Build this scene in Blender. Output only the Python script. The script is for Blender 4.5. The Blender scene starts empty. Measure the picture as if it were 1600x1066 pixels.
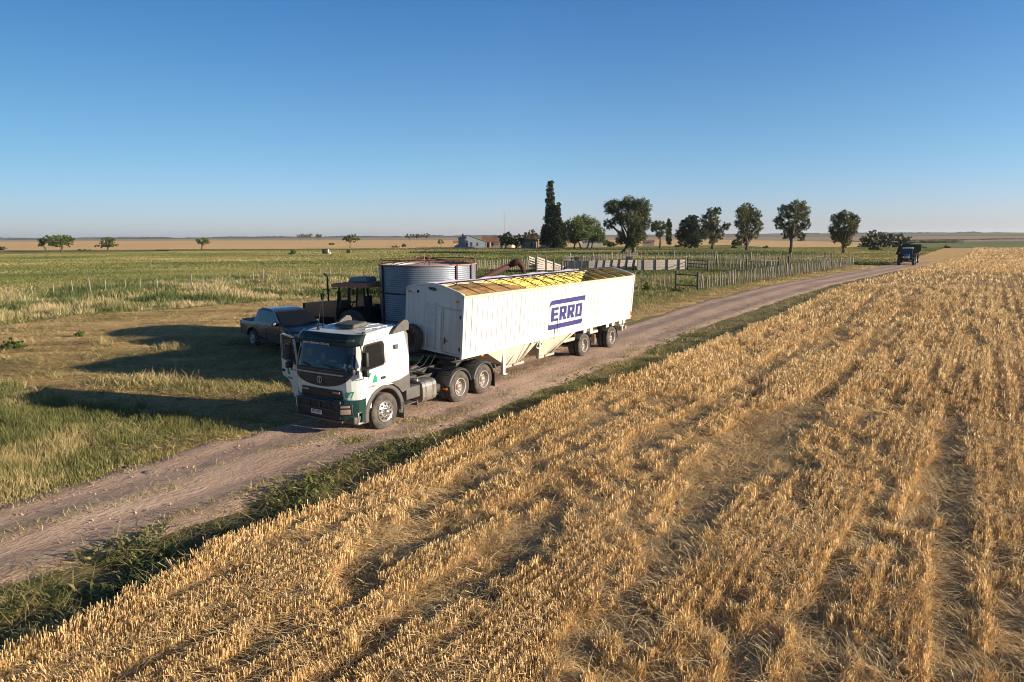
import bpy, bmesh, math, random
import numpy as np
from mathutils import Vector, Matrix, noise as mnoise
C = bpy.context.scene
COL = C.collection
rad = math.radians
# ---------------------------------------------------------------- camera
F_PX, PITCH, ROLL, CAM_H = 1040.0, 0.1573, -0.0064, 5.396
cp, sp = math.cos(PITCH), math.sin(PITCH)
_fw = Vector((0, cp, -sp)); _u0 = Vector((0, sp, cp)); _r0 = Vector((1, 0, 0))
_rt = _r0*math.cos(ROLL) + _u0*math.sin(ROLL)
_up = -_r0*math.sin(ROLL) + _u0*math.cos(ROLL)
cam_d = bpy.data.cameras.new('camera'); cam = bpy.data.objects.new('camera', cam_d); COL.objects.link(cam)
cam.matrix_world = Matrix(((_rt.x, _up.x, -_fw.x, 0), (_rt.y, _up.y, -_fw.y, 0), (_rt.z, _up.z, -_fw.z, CAM_H), (0, 0, 0, 1)))
cam_d.sensor_width = 36; cam_d.lens = 36*F_PX/1600; cam_d.clip_start = .1; cam_d.clip_end = 30000
C.camera = cam
# ---------------------------------------------------------------- light
SUN_EL, SUN_AZ = rad(13.0), math.atan2(.963, -.268)   # azimuth clockwise from +Y
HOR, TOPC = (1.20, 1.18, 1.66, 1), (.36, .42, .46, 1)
SKYMID = [(.05, (1.12, 1.13, 1.46, 1)), (.10, (1.02, 1.12, 1.28, 1)), (.17, (.92, 1.09, 1.20, 1)), (.30, (.64, .97, 1.20, 1))]
w = bpy.data.worlds.new('World'); C.world = w; w.use_nodes = True
nt = w.node_tree; nt.nodes.clear()
sky = nt.nodes.new('ShaderNodeTexSky'); sky.sky_type = 'NISHITA'; sky.sun_disc = False
sky.sun_elevation = SUN_EL; sky.sun_rotation = SUN_AZ; sky.altitude = 100; sky.air_density = 1.0; sky.dust_density = 0.3; sky.ozone_density = 4.0
bg = nt.nodes.new('ShaderNodeBackground'); bg.inputs[1].default_value = .08
wo = nt.nodes.new('ShaderNodeOutputWorld')
# the low air is greyer than the model's: tint by elevation; the unseen upper sky is dimmed to cut fill light
gm = nt.nodes.new('ShaderNodeNewGeometry') if False else nt.nodes.new('ShaderNodeTexCoord'); sz = nt.nodes.new('ShaderNodeSeparateXYZ'); nt.links.new(gm.outputs['Generated'], sz.inputs[0])
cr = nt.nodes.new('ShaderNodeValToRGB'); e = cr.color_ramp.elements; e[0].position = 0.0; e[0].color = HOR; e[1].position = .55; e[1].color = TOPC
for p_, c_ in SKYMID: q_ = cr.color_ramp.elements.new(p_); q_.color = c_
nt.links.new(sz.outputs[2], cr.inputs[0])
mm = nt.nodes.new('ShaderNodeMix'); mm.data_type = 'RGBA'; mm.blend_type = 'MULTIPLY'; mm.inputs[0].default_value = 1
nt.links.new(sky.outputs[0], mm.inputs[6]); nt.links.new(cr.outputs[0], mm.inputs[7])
ax = nt.nodes.new('ShaderNodeMath'); ax.operation = 'MULTIPLY_ADD'; ax.inputs[1].default_value = .5; ax.inputs[2].default_value = .5; nt.links.new(sz.outputs[0], ax.inputs[0])
c2 = nt.nodes.new('ShaderNodeValToRGB'); e = c2.color_ramp.elements; e[0].position = .15; e[0].color = (.60, .66, .68, 1); e[1].position = .9; e[1].color = (.92, .95, 1, 1)
for p_, c_ in ((.19, (.64, .70, .71, 1)), (.335, (.83, .87, .88, 1)), (.5, (1.02, 1.02, 1.03, 1)), (.8, (.95, .97, 1.0, 1))): q_ = c2.color_ramp.elements.new(p_); q_.color = c_
nt.links.new(ax.outputs[0], c2.inputs[0])
m2 = nt.nodes.new('ShaderNodeMix'); m2.data_type = 'RGBA'; m2.blend_type = 'MULTIPLY'; m2.inputs[0].default_value = 1
nt.links.new(mm.outputs[2], m2.inputs[6]); nt.links.new(c2.outputs[0], m2.inputs[7])
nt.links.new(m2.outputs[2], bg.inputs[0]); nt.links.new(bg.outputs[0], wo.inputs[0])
sd = bpy.data.lights.new('sun', 'SUN'); sd.energy = 5.0; sd.angle = rad(.53); sd.color = (1, .86, .66)
sun = bpy.data.objects.new('sun', sd); COL.objects.link(sun)
sdir = Vector((math.sin(SUN_AZ)*math.cos(SUN_EL), math.cos(SUN_AZ)*math.cos(SUN_EL), math.sin(SUN_EL)))
sun.rotation_euler = sdir.to_track_quat('Z', 'Y').to_euler()
vs = C.view_settings; vs.view_transform = 'Standard'; vs.look = 'None'; vs.exposure = 0.85; vs.gamma = 1; vs.use_curve_mapping = False
C.cycles.pixel_filter_type = 'BLACKMAN_HARRIS'; C.cycles.filter_width = 1.05
C.cycles.max_bounces = 5; C.cycles.diffuse_bounces = 3; C.cycles.transparent_max_bounces = 12

# ---------------------------------------------------------------- helpers
def spot(x, y, z=0.0):
    """ground point (height z) seen at photo pixel x, y"""
    d = _fw*F_PX + _rt*(x-800) + _up*(533-y)
    t = (z-CAM_H)/d.z
    return Vector((d.x*t, d.y*t, z))
def at_depth(x, y, Y):
    d = _fw*F_PX + _rt*(x-800) + _up*(533-y); t = Y/d.y
    return Vector((d.x*t, Y, CAM_H+d.z*t))
def tag(o, label=None, cat=None, group=None, kind=None):
    if label: o['label'] = label
    if cat: o['category'] = cat
    if group: o['group'] = group
    if kind: o['kind'] = kind
    return o
def empty(name, loc, rz=0, label=None, cat=None, group=None):
    o = bpy.data.objects.new(name, None); COL.objects.link(o); o.location = loc; o.rotation_euler = (0, 0, rz)
    o.empty_display_size = .3
    return tag(o, label, cat, group)
def link(name, me, mats, parent=None):
    if not isinstance(mats, (list, tuple)): mats = [mats]
    for m in mats: me.materials.append(m)
    o = bpy.data.objects.new(name, me); COL.objects.link(o)
    if parent: o.parent = parent
    return o
def copy_tree(o, parent=None):
    c = o.copy(); COL.objects.link(c); c.parent = parent
    for ch in list(o.children): copy_tree(ch, c)
    return c

class G:
    """collects shapes into one bmesh"""
    def __init__(s, M=None): s.b = bmesh.new(); s.M = M or Matrix(); s.mi = 0
    def _fin(s, nv0, nf0):
        pass
    def mesh(s, vs_, fs, smooth=False):
        bv = [s.b.verts.new(s.M @ Vector(v)) for v in vs_]
        out = []
        for f in fs:
            try:
                q = s.b.faces.new([bv[i] for i in f]); q.material_index = s.mi; q.smooth = smooth; out.append(q)
            except ValueError: pass
        return out
    def box(s, c, d, bev=0, R=None):
        x, y, z = c; a, b, h = d[0]/2, d[1]/2, d[2]/2
        vv = []
        e = min(bev, a*.9, b*.9, h*.9)
        T = Matrix.Translation(c) @ (R.to_4x4() if R else Matrix())
        if e <= 0:
            vv = [T @ Vector((i*a, j*b, k*h)) for k in (-1, 1) for i, j in ((-1, -1), (1, -1), (1, 1), (-1, 1))]
            s.mesh(vv, [(3, 2, 1, 0), (4, 5, 6, 7), (0, 1, 5, 4), (1, 2, 6, 5), (2, 3, 7, 6), (3, 0, 4, 7)])
        else:
            t = bmesh.new(); bmesh.ops.create_cube(t, size=1)
            for v in t.verts: v.co = Vector((v.co.x*2*a, v.co.y*2*b, v.co.z*2*h))
            bmesh.ops.bevel(t, geom=list(t.edges), offset=e, segments=2, profile=.6, affect='EDGES')
            idx = {v: i for i, v in enumerate(t.verts)}
            s.mesh([T @ v.co for v in t.verts], [[idx[v] for v in f.verts] for f in t.faces], True); t.free()
        return s
    def tube(s, pts, r, n=8, caps=True, smooth=True):
        pts = [Vector(p) for p in pts]; rr = r if isinstance(r, (list, tuple)) else [r]*len(pts)
        vv = []; fs = []
        prev = None
        for i, p in enumerate(pts):
            d = (pts[min(i+1, len(pts)-1)]-pts[max(i-1, 0)]).normalized()
            a = prev - d*prev.dot(d) if prev is not None else (d.orthogonal())
            a.normalize(); prev = a; b_ = d.cross(a)
            for k in range(n):
                t = 2*math.pi*k/n; vv.append(p+(a*math.cos(t)+b_*math.sin(t))*rr[i])
        for i in range(len(pts)-1):
            for k in range(n):
                fs.append((i*n+k, i*n+(k+1) % n, (i+1)*n+(k+1) % n, (i+1)*n+k))
        if caps: fs.append(tuple(range(n))[::-1]); fs.append(tuple((len(pts)-1)*n+k for k in range(n)))
        s.mesh(vv, fs, smooth); return s
    def cyl(s, p0, p1, r, n=16, r1=None):
        return s.tube([p0, p1], [r, r if r1 is None else r1], n)
    def lathe(s, prof, o=(0, 0, 0), axis='z', n=32, smooth=True, closed=False, a0=0, a1=2*math.pi):
        full = abs(a1-a0-2*math.pi) < 1e-6; m = n if full else n+1
        vv = []; fs = []; o = Vector(o)
        for k in range(m):
            t = a0+(a1-a0)*k/n; c, q = math.cos(t), math.sin(t)
            for (r, h) in prof:
                if axis == 'z': vv.append(o+Vector((r*c, r*q, h)))
                elif axis == 'y': vv.append(o+Vector((r*c, h, r*q)))
                else: vv.append(o+Vector((h, r*c, r*q)))
        L = len(prof)
        for k in range(n):
            k2 = (k+1) % m
            for i in range(L if closed else L-1):
                i2 = (i+1) % L; fs.append((k*L+i, k2*L+i, k2*L+i2, k*L+i2))
        s.mesh(vv, fs, smooth); return s
    def prism(s, poly, y0, y1, axis='y'):
        """poly of (x,z) extruded along y (or other axis)"""
        n = len(poly)
        def P(a, b_, h): return {'y': (a, h, b_), 'x': (h, a, b_), 'z': (a, b_, h)}[axis]
        vv = [P(a, b_, y0) for a, b_ in poly]+[P(a, b_, y1) for a, b_ in poly]
        s.mesh(vv, [tuple(range(n))[::-1], tuple(range(n, 2*n))]+[(i, (i+1) % n, n+(i+1) % n, n+i) for i in range(n)]); return s
    def extr(s, prof, W, ks, xo=None, smooth=False, caps=True):
        """closed profile (x,z) carried across y=k*W(x,z) with x offset xo(k,x,z)"""
        n = len(prof); vv = []; fs = []
        for k in ks:
            for (x, z) in prof:
                vv.append((x+(xo(k, x, z) if xo else 0), k*W(x, z), z))
        for j in range(len(ks)-1):
            for i in range(n): fs.append((j*n+i, j*n+(i+1) % n, (j+1)*n+(i+1) % n, (j+1)*n+i))
        s.mesh(vv, fs, smooth)
        if caps:
            s.mesh(vv[:n], [tuple(range(n))]); s.mesh(vv[-n:], [tuple(range(n))[::-1]])
        return s
    def build(s, name, mats, parent=None, bevel=0, fix=True):
        if fix: bmesh.ops.recalc_face_normals(s.b, faces=list(s.b.faces))
        ng = [f for f in s.b.faces if len(f.verts) > 4]
        if ng: bmesh.ops.triangulate(s.b, faces=ng, ngon_method='EAR_CLIP')
        me = bpy.data.meshes.new(name); s.b.to_mesh(me); s.b.free()
        o = link(name, me, mats, parent)
        if bevel:
            m = o.modifiers.new('bevel', 'BEVEL'); m.width = bevel; m.segments = 2; m.limit_method = 'ANGLE'; m.angle_limit = rad(35)
        return o

def node(nt, t, **kw):
    n = nt.nodes.new(t)
    for k, v in kw.items():
        if k.startswith('_'): setattr(n, k[1:], v)
        else: n.inputs[k].default_value = v
    return n
def ramp(nt, pts):
    n = nt.nodes.new('ShaderNodeValToRGB'); cr = n.color_ramp
    while len(cr.elements) > 1: cr.elements.remove(cr.elements[-1])
    for i, (p, c) in enumerate(pts):
        e = cr.elements[0] if i == 0 else cr.elements.new(p)
        e.position = p; e.color = tuple(c)+((1,) if len(c) == 3 else ())
    return n
MATS = {}
def mat(name, col, rough=.6, metal=0, col2=None, vs_=3, amt=.5, bump=0, bs=30, coat=0, spec=.5, stretch=(1, 1, 1), trans=0, alpha=1, sharp=(.35, .65)):
    if name in MATS: return MATS[name]
    m = bpy.data.materials.new(name); m.use_nodes = True; t = m.node_tree; b = t.nodes['Principled BSDF']
    b.inputs['Base Color'].default_value = (*col, 1); b.inputs['Roughness'].default_value = rough; b.inputs['Metallic'].default_value = metal
    b.inputs['Coat Weight'].default_value = coat; b.inputs['Specular IOR Level'].default_value = spec
    b.inputs['Transmission Weight'].default_value = trans; b.inputs['Alpha'].default_value = alpha
    tc = node(t, 'ShaderNodeTexCoord'); mp = node(t, 'ShaderNodeMapping'); mp.inputs['Scale'].default_value = stretch
    t.links.new(tc.outputs['Object'], mp.inputs[0])
    if col2 is not None:
        n = node(t, 'ShaderNodeTexNoise', Scale=vs_, Detail=8.0, Roughness=.62); t.links.new(mp.outputs[0], n.inputs['Vector'])
        r = ramp(t, [(sharp[0], col), (sharp[1], tuple(c*amt+d*(1-amt) for c, d in zip(col2, col)))])
        t.links.new(n.outputs[0], r.inputs[0]); t.links.new(r.outputs[0], b.inputs['Base Color'])
    if bump:
        n = node(t, 'ShaderNodeTexNoise', Scale=bs, Detail=6.0, Roughness=.6); t.links.new(mp.outputs[0], n.inputs['Vector'])
        bp = node(t, 'ShaderNodeBump', Strength=1.0, Distance=bump); t.links.new(n.outputs[0], bp.inputs['Height']); t.links.new(bp.outputs[0], b.inputs['Normal'])
    MATS[name] = m; return m
def blade_mat(name, stops, rough=.6, transl=.25, tip=None):
    """leaf or straw colour picked by the per-blade attribute 'v'"""
    m = bpy.data.materials.new(name); m.use_nodes = True; t = m.node_tree; b = t.nodes['Principled BSDF']; out = t.nodes['Material Output']
    a = node(t, 'ShaderNodeAttribute', _attribute_name='v'); sx = node(t, 'ShaderNodeSeparateColor'); t.links.new(a.outputs['Color'], sx.inputs[0])
    r = ramp(t, stops); t.links.new(sx.outputs[0], r.inputs[0]); c = r.outputs[0]
    if tip:
        mx = node(t, 'ShaderNodeMix', _data_type='RGBA'); mx.inputs[7].default_value = (*tip, 1)
        t.links.new(sx.outputs[1], mx.inputs[0]); t.links.new(c, mx.inputs[6]); c = mx.outputs[2]
    t.links.new(c, b.inputs['Base Color']); b.inputs['Roughness'].default_value = rough; b.inputs['Specular IOR Level'].default_value = .25
    tr = node(t, 'ShaderNodeBsdfTranslucent'); t.links.new(c, tr.inputs[0])
    ms = node(t, 'ShaderNodeMixShader', Fac=transl); t.links.new(b.outputs[0], ms.inputs[1]); t.links.new(tr.outputs[0], ms.inputs[2]); t.links.new(ms.outputs[0], out.inputs[0])
    return m

# numpy value noise
_rs = np.random.RandomState(7); _tab = _rs.rand(256, 256)
def vnoise(x, y):
    xi = np.floor(x).astype(int); yi = np.floor(y).astype(int); fx = x-xi; fy = y-yi
    fx = fx*fx*(3-2*fx); fy = fy*fy*(3-2*fy)
    T = lambda a, b: _tab[a & 255, b & 255]
    return (T(xi, yi)*(1-fx)+T(xi+1, yi)*fx)*(1-fy)+(T(xi, yi+1)*(1-fx)+T(xi+1, yi+1)*fx)*fy
def fbm(x, y, o=4):
    v = 0; a = .5; s = 0
    for i in range(o):
        v = v+a*vnoise(x*2**i+17.3*i, y*2**i+5.1*i); s += a; a *= .55
    return v/s
def npmesh(name, co, faces_n, loops, mats, v=None, smooth=False, parent=None):
    """co (N,3); polygons all with faces_n corners; loops flat index array; v (N,2) colour attribute"""
    me = bpy.data.meshes.new(name); nv = len(co); nl = len(loops); nf = nl//faces_n
    me.vertices.add(nv); me.vertices.foreach_set('co', np.asarray(co, np.float32).ravel())
    me.loops.add(nl); me.loops.foreach_set('vertex_index', np.asarray(loops, np.int32))
    me.polygons.add(nf); me.polygons.foreach_set('loop_start', np.arange(0, nl, faces_n, dtype=np.int32))
    if smooth: me.polygons.foreach_set('use_smooth', np.ones(nf, bool))
    me.update(calc_edges=True)
    if v is not None:
        at = me.color_attributes.new('v', 'FLOAT_COLOR', 'POINT'); c = np.zeros((nv, 4), np.float32); c[:, 0] = v[:, 0]; c[:, 1] = v[:, 1]; c[:, 3] = 1
        at.data.foreach_set('color', c.ravel())
    return link(name, me, mats, parent)
def blades(name, x, y, h, wd, tilt, tdir, col, mt, z0=None, bend=.0, rs=None, face=None, parent=None, tipw=.35):
    """one tapering bent blade of two quads per point"""
    n = len(x); rs = rs or np.random.RandomState(3)
    z0 = np.zeros(n) if z0 is None else z0
    f = rs.rand(n)*np.pi if face is None else face
    wx, wy = np.cos(f)*wd/2, np.sin(f)*wd/2
    co = np.zeros((n, 6, 3)); vv = np.zeros((n, 6, 2))
    for j, (t, wf) in enumerate(((0, 1), (.55, .9), (1, tipw))):
        tl = tilt*(1+bend*(t-.5)*2)
        tl = np.clip(tl, 0, 1.5)
        px = x+np.cos(tdir)*np.sin(tl)*h*t; py = y+np.sin(tdir)*np.sin(tl)*h*t; pz = z0+np.cos(tl)*h*t-.01*(1-t)
        co[:, 2*j] = np.stack([px-wx*wf, py-wy*wf, pz], -1); co[:, 2*j+1] = np.stack([px+wx*wf, py+wy*wf, pz], -1)
        vv[:, 2*j:2*j+2, 0] = col[:, None]; vv[:, 2*j:2*j+2, 1] = t
    b = (np.arange(n)*6)[:, None]
    lo = np.concatenate([b+np.array([0, 1, 3, 2]), b+np.array([2, 3, 5, 4])], 1).reshape(-1)
    return npmesh(name, co.reshape(-1, 3), 4, lo, mt, vv.reshape(-1, 2), parent=parent)
def inpoly(x, y, poly):
    ins = np.zeros(len(x), bool); n = len(poly)
    for i in range(n):
        x0, y0 = poly[i][:2]; x1, y1 = poly[(i+1) % n][:2]
        c = ((y0 > y) != (y1 > y)); den = (y1-y0) if y1 != y0 else 1e-9
        ins ^= c & (x < (x1-x0)*(y-y0)/den+x0)
    return ins
def polar(n, r0, r1, a0=-43, a1=43, rs=np.random):
    """points spread evenly over a ring sector in front of the camera's foot"""
    r = np.sqrt(rs.rand(n)*(r1*r1-r0*r0)+r0*r0); a = np.radians(a0+(a1-a0)*rs.rand(n))
    return r*np.sin(a), r*np.cos(a), r
def proj_px(x, y, z=0):
    dx, dy, dz = x, y, z-CAM_H
    zc = dx*_fw.x+dy*_fw.y+dz*_fw.z
    return 800+F_PX*(dx*_rt.x+dy*_rt.y+dz*_rt.z)/zc, 533-F_PX*(dx*_up.x+dy*_up.y+dz*_up.z)/zc
# ================================================================= the ground
rs = np.random.RandomState(11)
def gmat(name, stops, s1=.12, s2=2.5, bump=.03, bs=9, mixw=.5, stretch=(1, 1, 1), rot=0, rough=.95, bump2=0):
    m = bpy.data.materials.new(name); m.use_nodes = True; t = m.node_tree; b = t.nodes['Principled BSDF']
    b.inputs['Roughness'].default_value = rough; b.inputs['Specular IOR Level'].default_value = .15
    tc = node(t, 'ShaderNodeTexCoord'); mp = node(t, 'ShaderNodeMapping', _vector_type='TEXTURE'); mp.inputs['Rotation'].default_value = (0, 0, rot); mp.inputs['Scale'].default_value = stretch
    t.links.new(tc.outputs['Object'], mp.inputs[0])
    n1 = node(t, 'ShaderNodeTexNoise', Scale=s1, Detail=6.0, Roughness=.6); n2 = node(t, 'ShaderNodeTexNoise', Scale=s2, Detail=10.0, Roughness=.72)
    for n in (n1, n2): t.links.new(mp.outputs[0], n.inputs['Vector'])
    mx = node(t, 'ShaderNodeMix', _data_type='FLOAT'); mx.inputs[0].default_value = mixw
    t.links.new(n1.outputs[0], mx.inputs[2]); t.links.new(n2.outputs[0], mx.inputs[3])
    r = ramp(t, stops); t.links.new(mx.outputs[0], r.inputs[0]); t.links.new(r.outputs[0], b.inputs['Base Color'])
    n3 = node(t, 'ShaderNodeTexNoise', Scale=bs, Detail=8.0, Roughness=.65); t.links.new(mp.outputs[0], n3.inputs['Vector'])
    bp = node(t, 'ShaderNodeBump', Strength=1.0, Distance=bump); t.links.new(n3.outputs[0], bp.inputs['Height']); t.links.new(bp.outputs[0], b.inputs['Normal'])
    return m
ROT = -rad(35.5)           # rows and road run about 35 degrees to the right of straight ahead
m_meadow = gmat('meadow_ground', [(.34, (.13, .14, .045)), (.46, (.21, .20, .07)), (.56, (.29, .25, .10)), (.68, (.38, .29, .13))], s1=.022, s2=.35, bump=.35, bs=2.2, stretch=(3, 1, 1))
m_road = gmat('dirt_road', [(.34, (.32, .215, .16)), (.5, (.48, .335, .255)), (.66, (.60, .44, .335))], s1=.5, s2=11, bump=.055, bs=14, mixw=.5, stretch=(1, 2.2, 1), rot=ROT)
m_yard = gmat('dry_mown_grass', [(.36, (.14, .105, .045)), (.44, (.38, .25, .11)), (.52, (.66, .43, .19)), (.64, (.82, .57, .28))], s1=.35, s2=3.5, bump=.14, bs=6, stretch=(2.2, .7, 1), rot=.12)
m_stub = gmat('stubble_soil', [(.3, (.16, .11, .055)), (.5, (.34, .23, .11)), (.7, (.52, .36, .18))], s1=.4, s2=6, bump=.12, bs=12)
m_verge = gmat('verge_soil', [(.35, (.10, .09, .035)), (.5, (.22, .18, .08)), (.68, (.38, .29, .15))], s1=.5, s2=5, bump=.05, bs=9)
m_farstub = gmat('far_stubble', [(.32, (.50, .30, .12)), (.5, (.66, .42, .18)), (.68, (.74, .50, .24))], s1=.03, s2=.5, bump=.6, bs=1.1, stretch=(1, 5, 1), rot=ROT)
m_tan = gmat('tan_field', [(.3, (.64, .40, .19)), (.5, (.76, .50, .24)), (.7, (.82, .57, .29))], s1=.004, s2=.03, bump=.9, bs=.8, stretch=(3, 1, 1))
m_mauve = gmat('ploughed_field', [(.3, (.36, .26, .19)), (.5, (.44, .32, .24)), (.7, (.50, .37, .27))], s1=.004, s2=.03, bump=.9, bs=.8, stretch=(4, 1, 1))
m_green = gmat('far_green_field', [(.3, (.15, .17, .07)), (.5, (.22, .24, .10)), (.7, (.29, .28, .13))], s1=.01, s2=.1, bump=.8, bs=.8, stretch=(4, 1, 1))

def sheet(name, poly, z, mt, label=None):
    g = G(); g.mesh([(p[0], p[1], z) for p in poly], [tuple(range(len(poly)))]); o = g.build(name, mt)
    me = o.data
    return tag(o, label, kind='structure')
g = G(); R0 = 16000; N = 48
g.mesh([(0, 0, 0)]+[(R0*math.cos(2*math.pi*k/N), R0*math.sin(2*math.pi*k/N), 0) for k in range(N)], [(0, k+1, (k+1) % N+1) for k in range(N)])
tag(g.build('ground', m_meadow), kind='structure')

# polylines on the ground, read off the photo
ROAD_L = [(-17, 1.5), (-12.6, 9.4), (-10.3, 12.7), (-7.9, 17.0), (-5.6, 19.6), (-1.5, 26.2), (3.3, 33.8), (8.0, 41.4), (15.5, 53.5), (26.5, 68.9), (48.9, 96.1), (62.8, 112.0), (75, 127)]
ROAD_R = [(-12.5, 1.0), (-9.4, 7.2), (-8.0, 9.7), (-6.9, 11.2), (-5.5, 12.9), (-3.3, 16.3), (-0.8, 20.3), (5.9, 30.2), (11.4, 39.1), (20.0, 51.7), (34.1, 71.0), (55.4, 96.3), (69.5, 113), (82, 128)]
EDGE = [(-10.5, -1.0), (-6.5, 7.5), (-5.9, 8.5), (-5.0, 10.6), (-3.4, 12.9), (-1.0, 17.0), (1.2, 20.3), (4.9, 25.1), (9.3, 31.5), (15.7, 40.4), (30.3, 63.0), (54.9, 93.9), (70.5, 111.5), (90, 134)]
sA = np.array([math.sin(rad(35.5)), math.cos(rad(35.5))]); tA = np.array([sA[1], -sA[0]])
def st(x, y): return x*sA[0]+y*sA[1], x*tA[0]+y*tA[1]
def xy(s, t): return s*sA[0]+t*tA[0], s*sA[1]+t*tA[1]
def linef(pl):
    a = np.array([st(*p) for p in pl]); return lambda s: np.interp(s, a[:, 0], a[:, 1])
tL, tR, tE = linef(ROAD_L), linef(ROAD_R), linef(EDGE)
# road: strip mesh with ruts, a low crown and ragged sides that dip under the ground
ns, nc = 900, 34
S = np.concatenate([np.linspace(-9, 60, 640), np.linspace(60.4, 148, ns-640)]); K = np.linspace(-.08, 1.08, nc)
SS, KK = np.meshgrid(S, K, indexing='ij'); a_, b_ = tL(SS), tR(SS)
rag = (fbm(SS*.9, KK*0+3, 4)-.5)*.9*np.where(KK < .5, 1, -1)*np.abs(KK-.5)*2
TT = a_+(b_-a_)*KK+rag*.7
prof = .03-.06*np.exp(-((KK-.22)/.085)**2)*.5-.06*np.exp(-((KK-.72)/.10)**2)*.5+.03*np.exp(-((KK-.47)/.09)**2)
ZZ = prof+(fbm(SS*1.6, TT*4, 5)-.5)*.045+.012
edge = np.clip((np.abs(KK-.5)-.44)/.14, 0, 1); ZZ = ZZ*(1-edge)-.05*edge+.004
X, Y = xy(SS, TT)
idx = np.arange(ns*nc).reshape(ns, nc)
lo = np.stack([idx[:-1, :-1], idx[1:, :-1], idx[1:, 1:], idx[:-1, 1:]], -1).reshape(-1)
tag(npmesh('dirt_road', np.stack([X, Y, ZZ+.02], -1).reshape(-1, 3), 4, lo, m_road, smooth=True), kind='structure')
# soil sheets
def band(name, f0, f1, s0, s1, z, mt, n=160, r=.25, seed=1):
    s = np.linspace(s0, s1, n); u = f0(s)+(fbm(s*1.3+seed, s*0+seed, 3)-.5)*r; v = f1(s)+(fbm(s*1.3+seed+9, s*0, 3)-.5)*r
    x0, y0 = xy(s, u); x1, y1 = xy(s, v)
    co = np.concatenate([np.stack([x0, y0, 0*s+z], -1), np.stack([x1, y1, 0*s+z], -1)]); i = np.arange(n-1)
    return tag(npmesh(name, co, 4, np.stack([i, i+1, n+i+1, n+i], -1).reshape(-1), mt), kind='structure')
band('verge_soil', lambda s: tR(s)-.5, lambda s: tE(s)+.6, -9, 150, .004, m_verge, seed=4)
# stubble soil near, paler stubble far (the stalks end there)
band('stubble_soil', lambda s: tE(s)+.25, lambda s: tE(s)*0+150, -12, 150, .008, m_stub, seed=2)
p = [spot(1395, 426), spot(1412, 416.5), spot(1300, 400), spot(1262, 400), spot(1270, 394), spot(1360, 389), spot(1480, 388), spot(1700, 388)]
sheet('stubble_field', [(44, 108), (70, 118), *[(q.x, q.y) for q in p[2:]], (420, 300), (260, 120), (170, 60), (120, 50)], .016, m_farstub)
YARD0 = [(-31, 30), (-32, 38.5), (-31, 47), (-27, 49.5), (-22, 55), (-17.4, 59.6), (-9, 60), (-2, 52), (3.5, 44), (4, 36), (-2, 27), (-6.2, 19.8), (-8.2, 18.4), (-11, 20), (-14.4, 20.8), (-20, 23), (-25, 26)]
YARD = [(-31, 30), (-32, 38.5), (-31, 47), (-27, 49.5), (-22, 55), (-17.4, 59.6), (-9, 60), (-2, 52), (3.5, 44), (4.5, 37), (-1.2, 27), (-5.6, 20.2), (-7.2, 17.6), (-9, 16), (-12, 17.5), (-14.4, 19.8), (-20, 23), (-25, 26)]
def ragged(poly, step=.5, amp=.8, seed=0):
    out = []
    for i in range(len(poly)):
        a, b = np.array(poly[i]), np.array(poly[(i+1) % len(poly)]); L = np.hypot(*(b-a)); n = max(1, int(L/step)); d = (b-a)/L; nn = np.array([-d[1], d[0]])
        for k in range(n):
            q = a+(b-a)*k/n; out.append(tuple(q+nn*(float(fbm(np.array([q[0]*.8+seed]), np.array([q[1]*.8]), 3)[0])-.5)*2*amp))
    return out
sheet('mown_yard', ragged(YARD), .006, m_yard)
STRIPR = [(2, 36), (4.2, 44), (14, 60), (17.5, 64), (30, 79), (58, 115.5), (61, 111), (48.9, 96.1), (26.5, 69.4), (15.5, 54), (8.0, 42)]
sheet('roadside_strip', ragged(STRIPR, 1.0, .7, 5), .007, m_yard)
# far fields
def px(*q): return [(lambda v: (v.x, v.y))(spot(a, b)) for a, b in q]
sheet('tan_field', px((-500, 393.8), (0, 391.5), (400, 389.5), (640, 388.6), (900, 386.5), (1150, 383), (1220, 388.5), (1330, 388.5), (1360, 378.6), (1100, 374.4), (700, 375.4), (300, 376), (-100, 378.4), (-500, 380)), .04, m_tan)
sheet('far_tan_field', px((-500, 380), (-100, 378.4), (300, 376), (700, 375.4), (1100, 374.4), (1100, 370.6), (700, 371.8), (0, 375.4), (-500, 377.8)), .07, m_mauve)
sheet('green_field', px((1330, 388.5), (1480, 388), (1800, 388), (2100, 386), (2100, 375.5), (1360, 378.6)), .05, m_green)
sheet('ploughed_field', px((1100, 374.4), (1360, 378.6), (1700, 376.9), (2100, 375.5), (2100, 367), (1600, 368.6), (1100, 370.6)), .06, m_mauve)
# low hills on the horizon
m_hill = gmat('far_woodland', [(.3, (.035, .045, .025)), (.5, (.05, .06, .03)), (.7, (.10, .09, .05))], s1=.003, s2=.02, bump=0)
def ridge(name, D, H, a0, a1, n, seed, mt, thick=300):
    a = np.radians(np.linspace(a0, a1, n)); h = H*np.clip(fbm(np.linspace(0, n/14, n)+seed, np.zeros(n)+seed, 5)*2.2-.55, .12, 1)
    h *= .8+.5*rs.rand(n)
    r = np.array([[D, -1, 0], [D+thick*.3, 0, 1], [D+thick*.7, 0, 1], [D+thick, -1, 0]])
    co = [];
    for (rr, zz, k) in r: co.append(np.stack([rr*np.sin(a), rr*np.cos(a), zz+h*k], -1))
    i = np.arange(n-1); lo = [np.stack([j*n+i, j*n+i+1, (j+1)*n+i+1, (j+1)*n+i], -1) for j in range(3)]
    return tag(npmesh(name, np.concatenate(co), 4, np.concatenate(lo).reshape(-1), mt, smooth=False), kind='structure')
ridge('hills', 4200, 9, -50, 50, 900, 3, m_hill, 700)
ridge('hills', 7500, 14, -50, 50, 700, 9, m_hill, 900)

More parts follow.
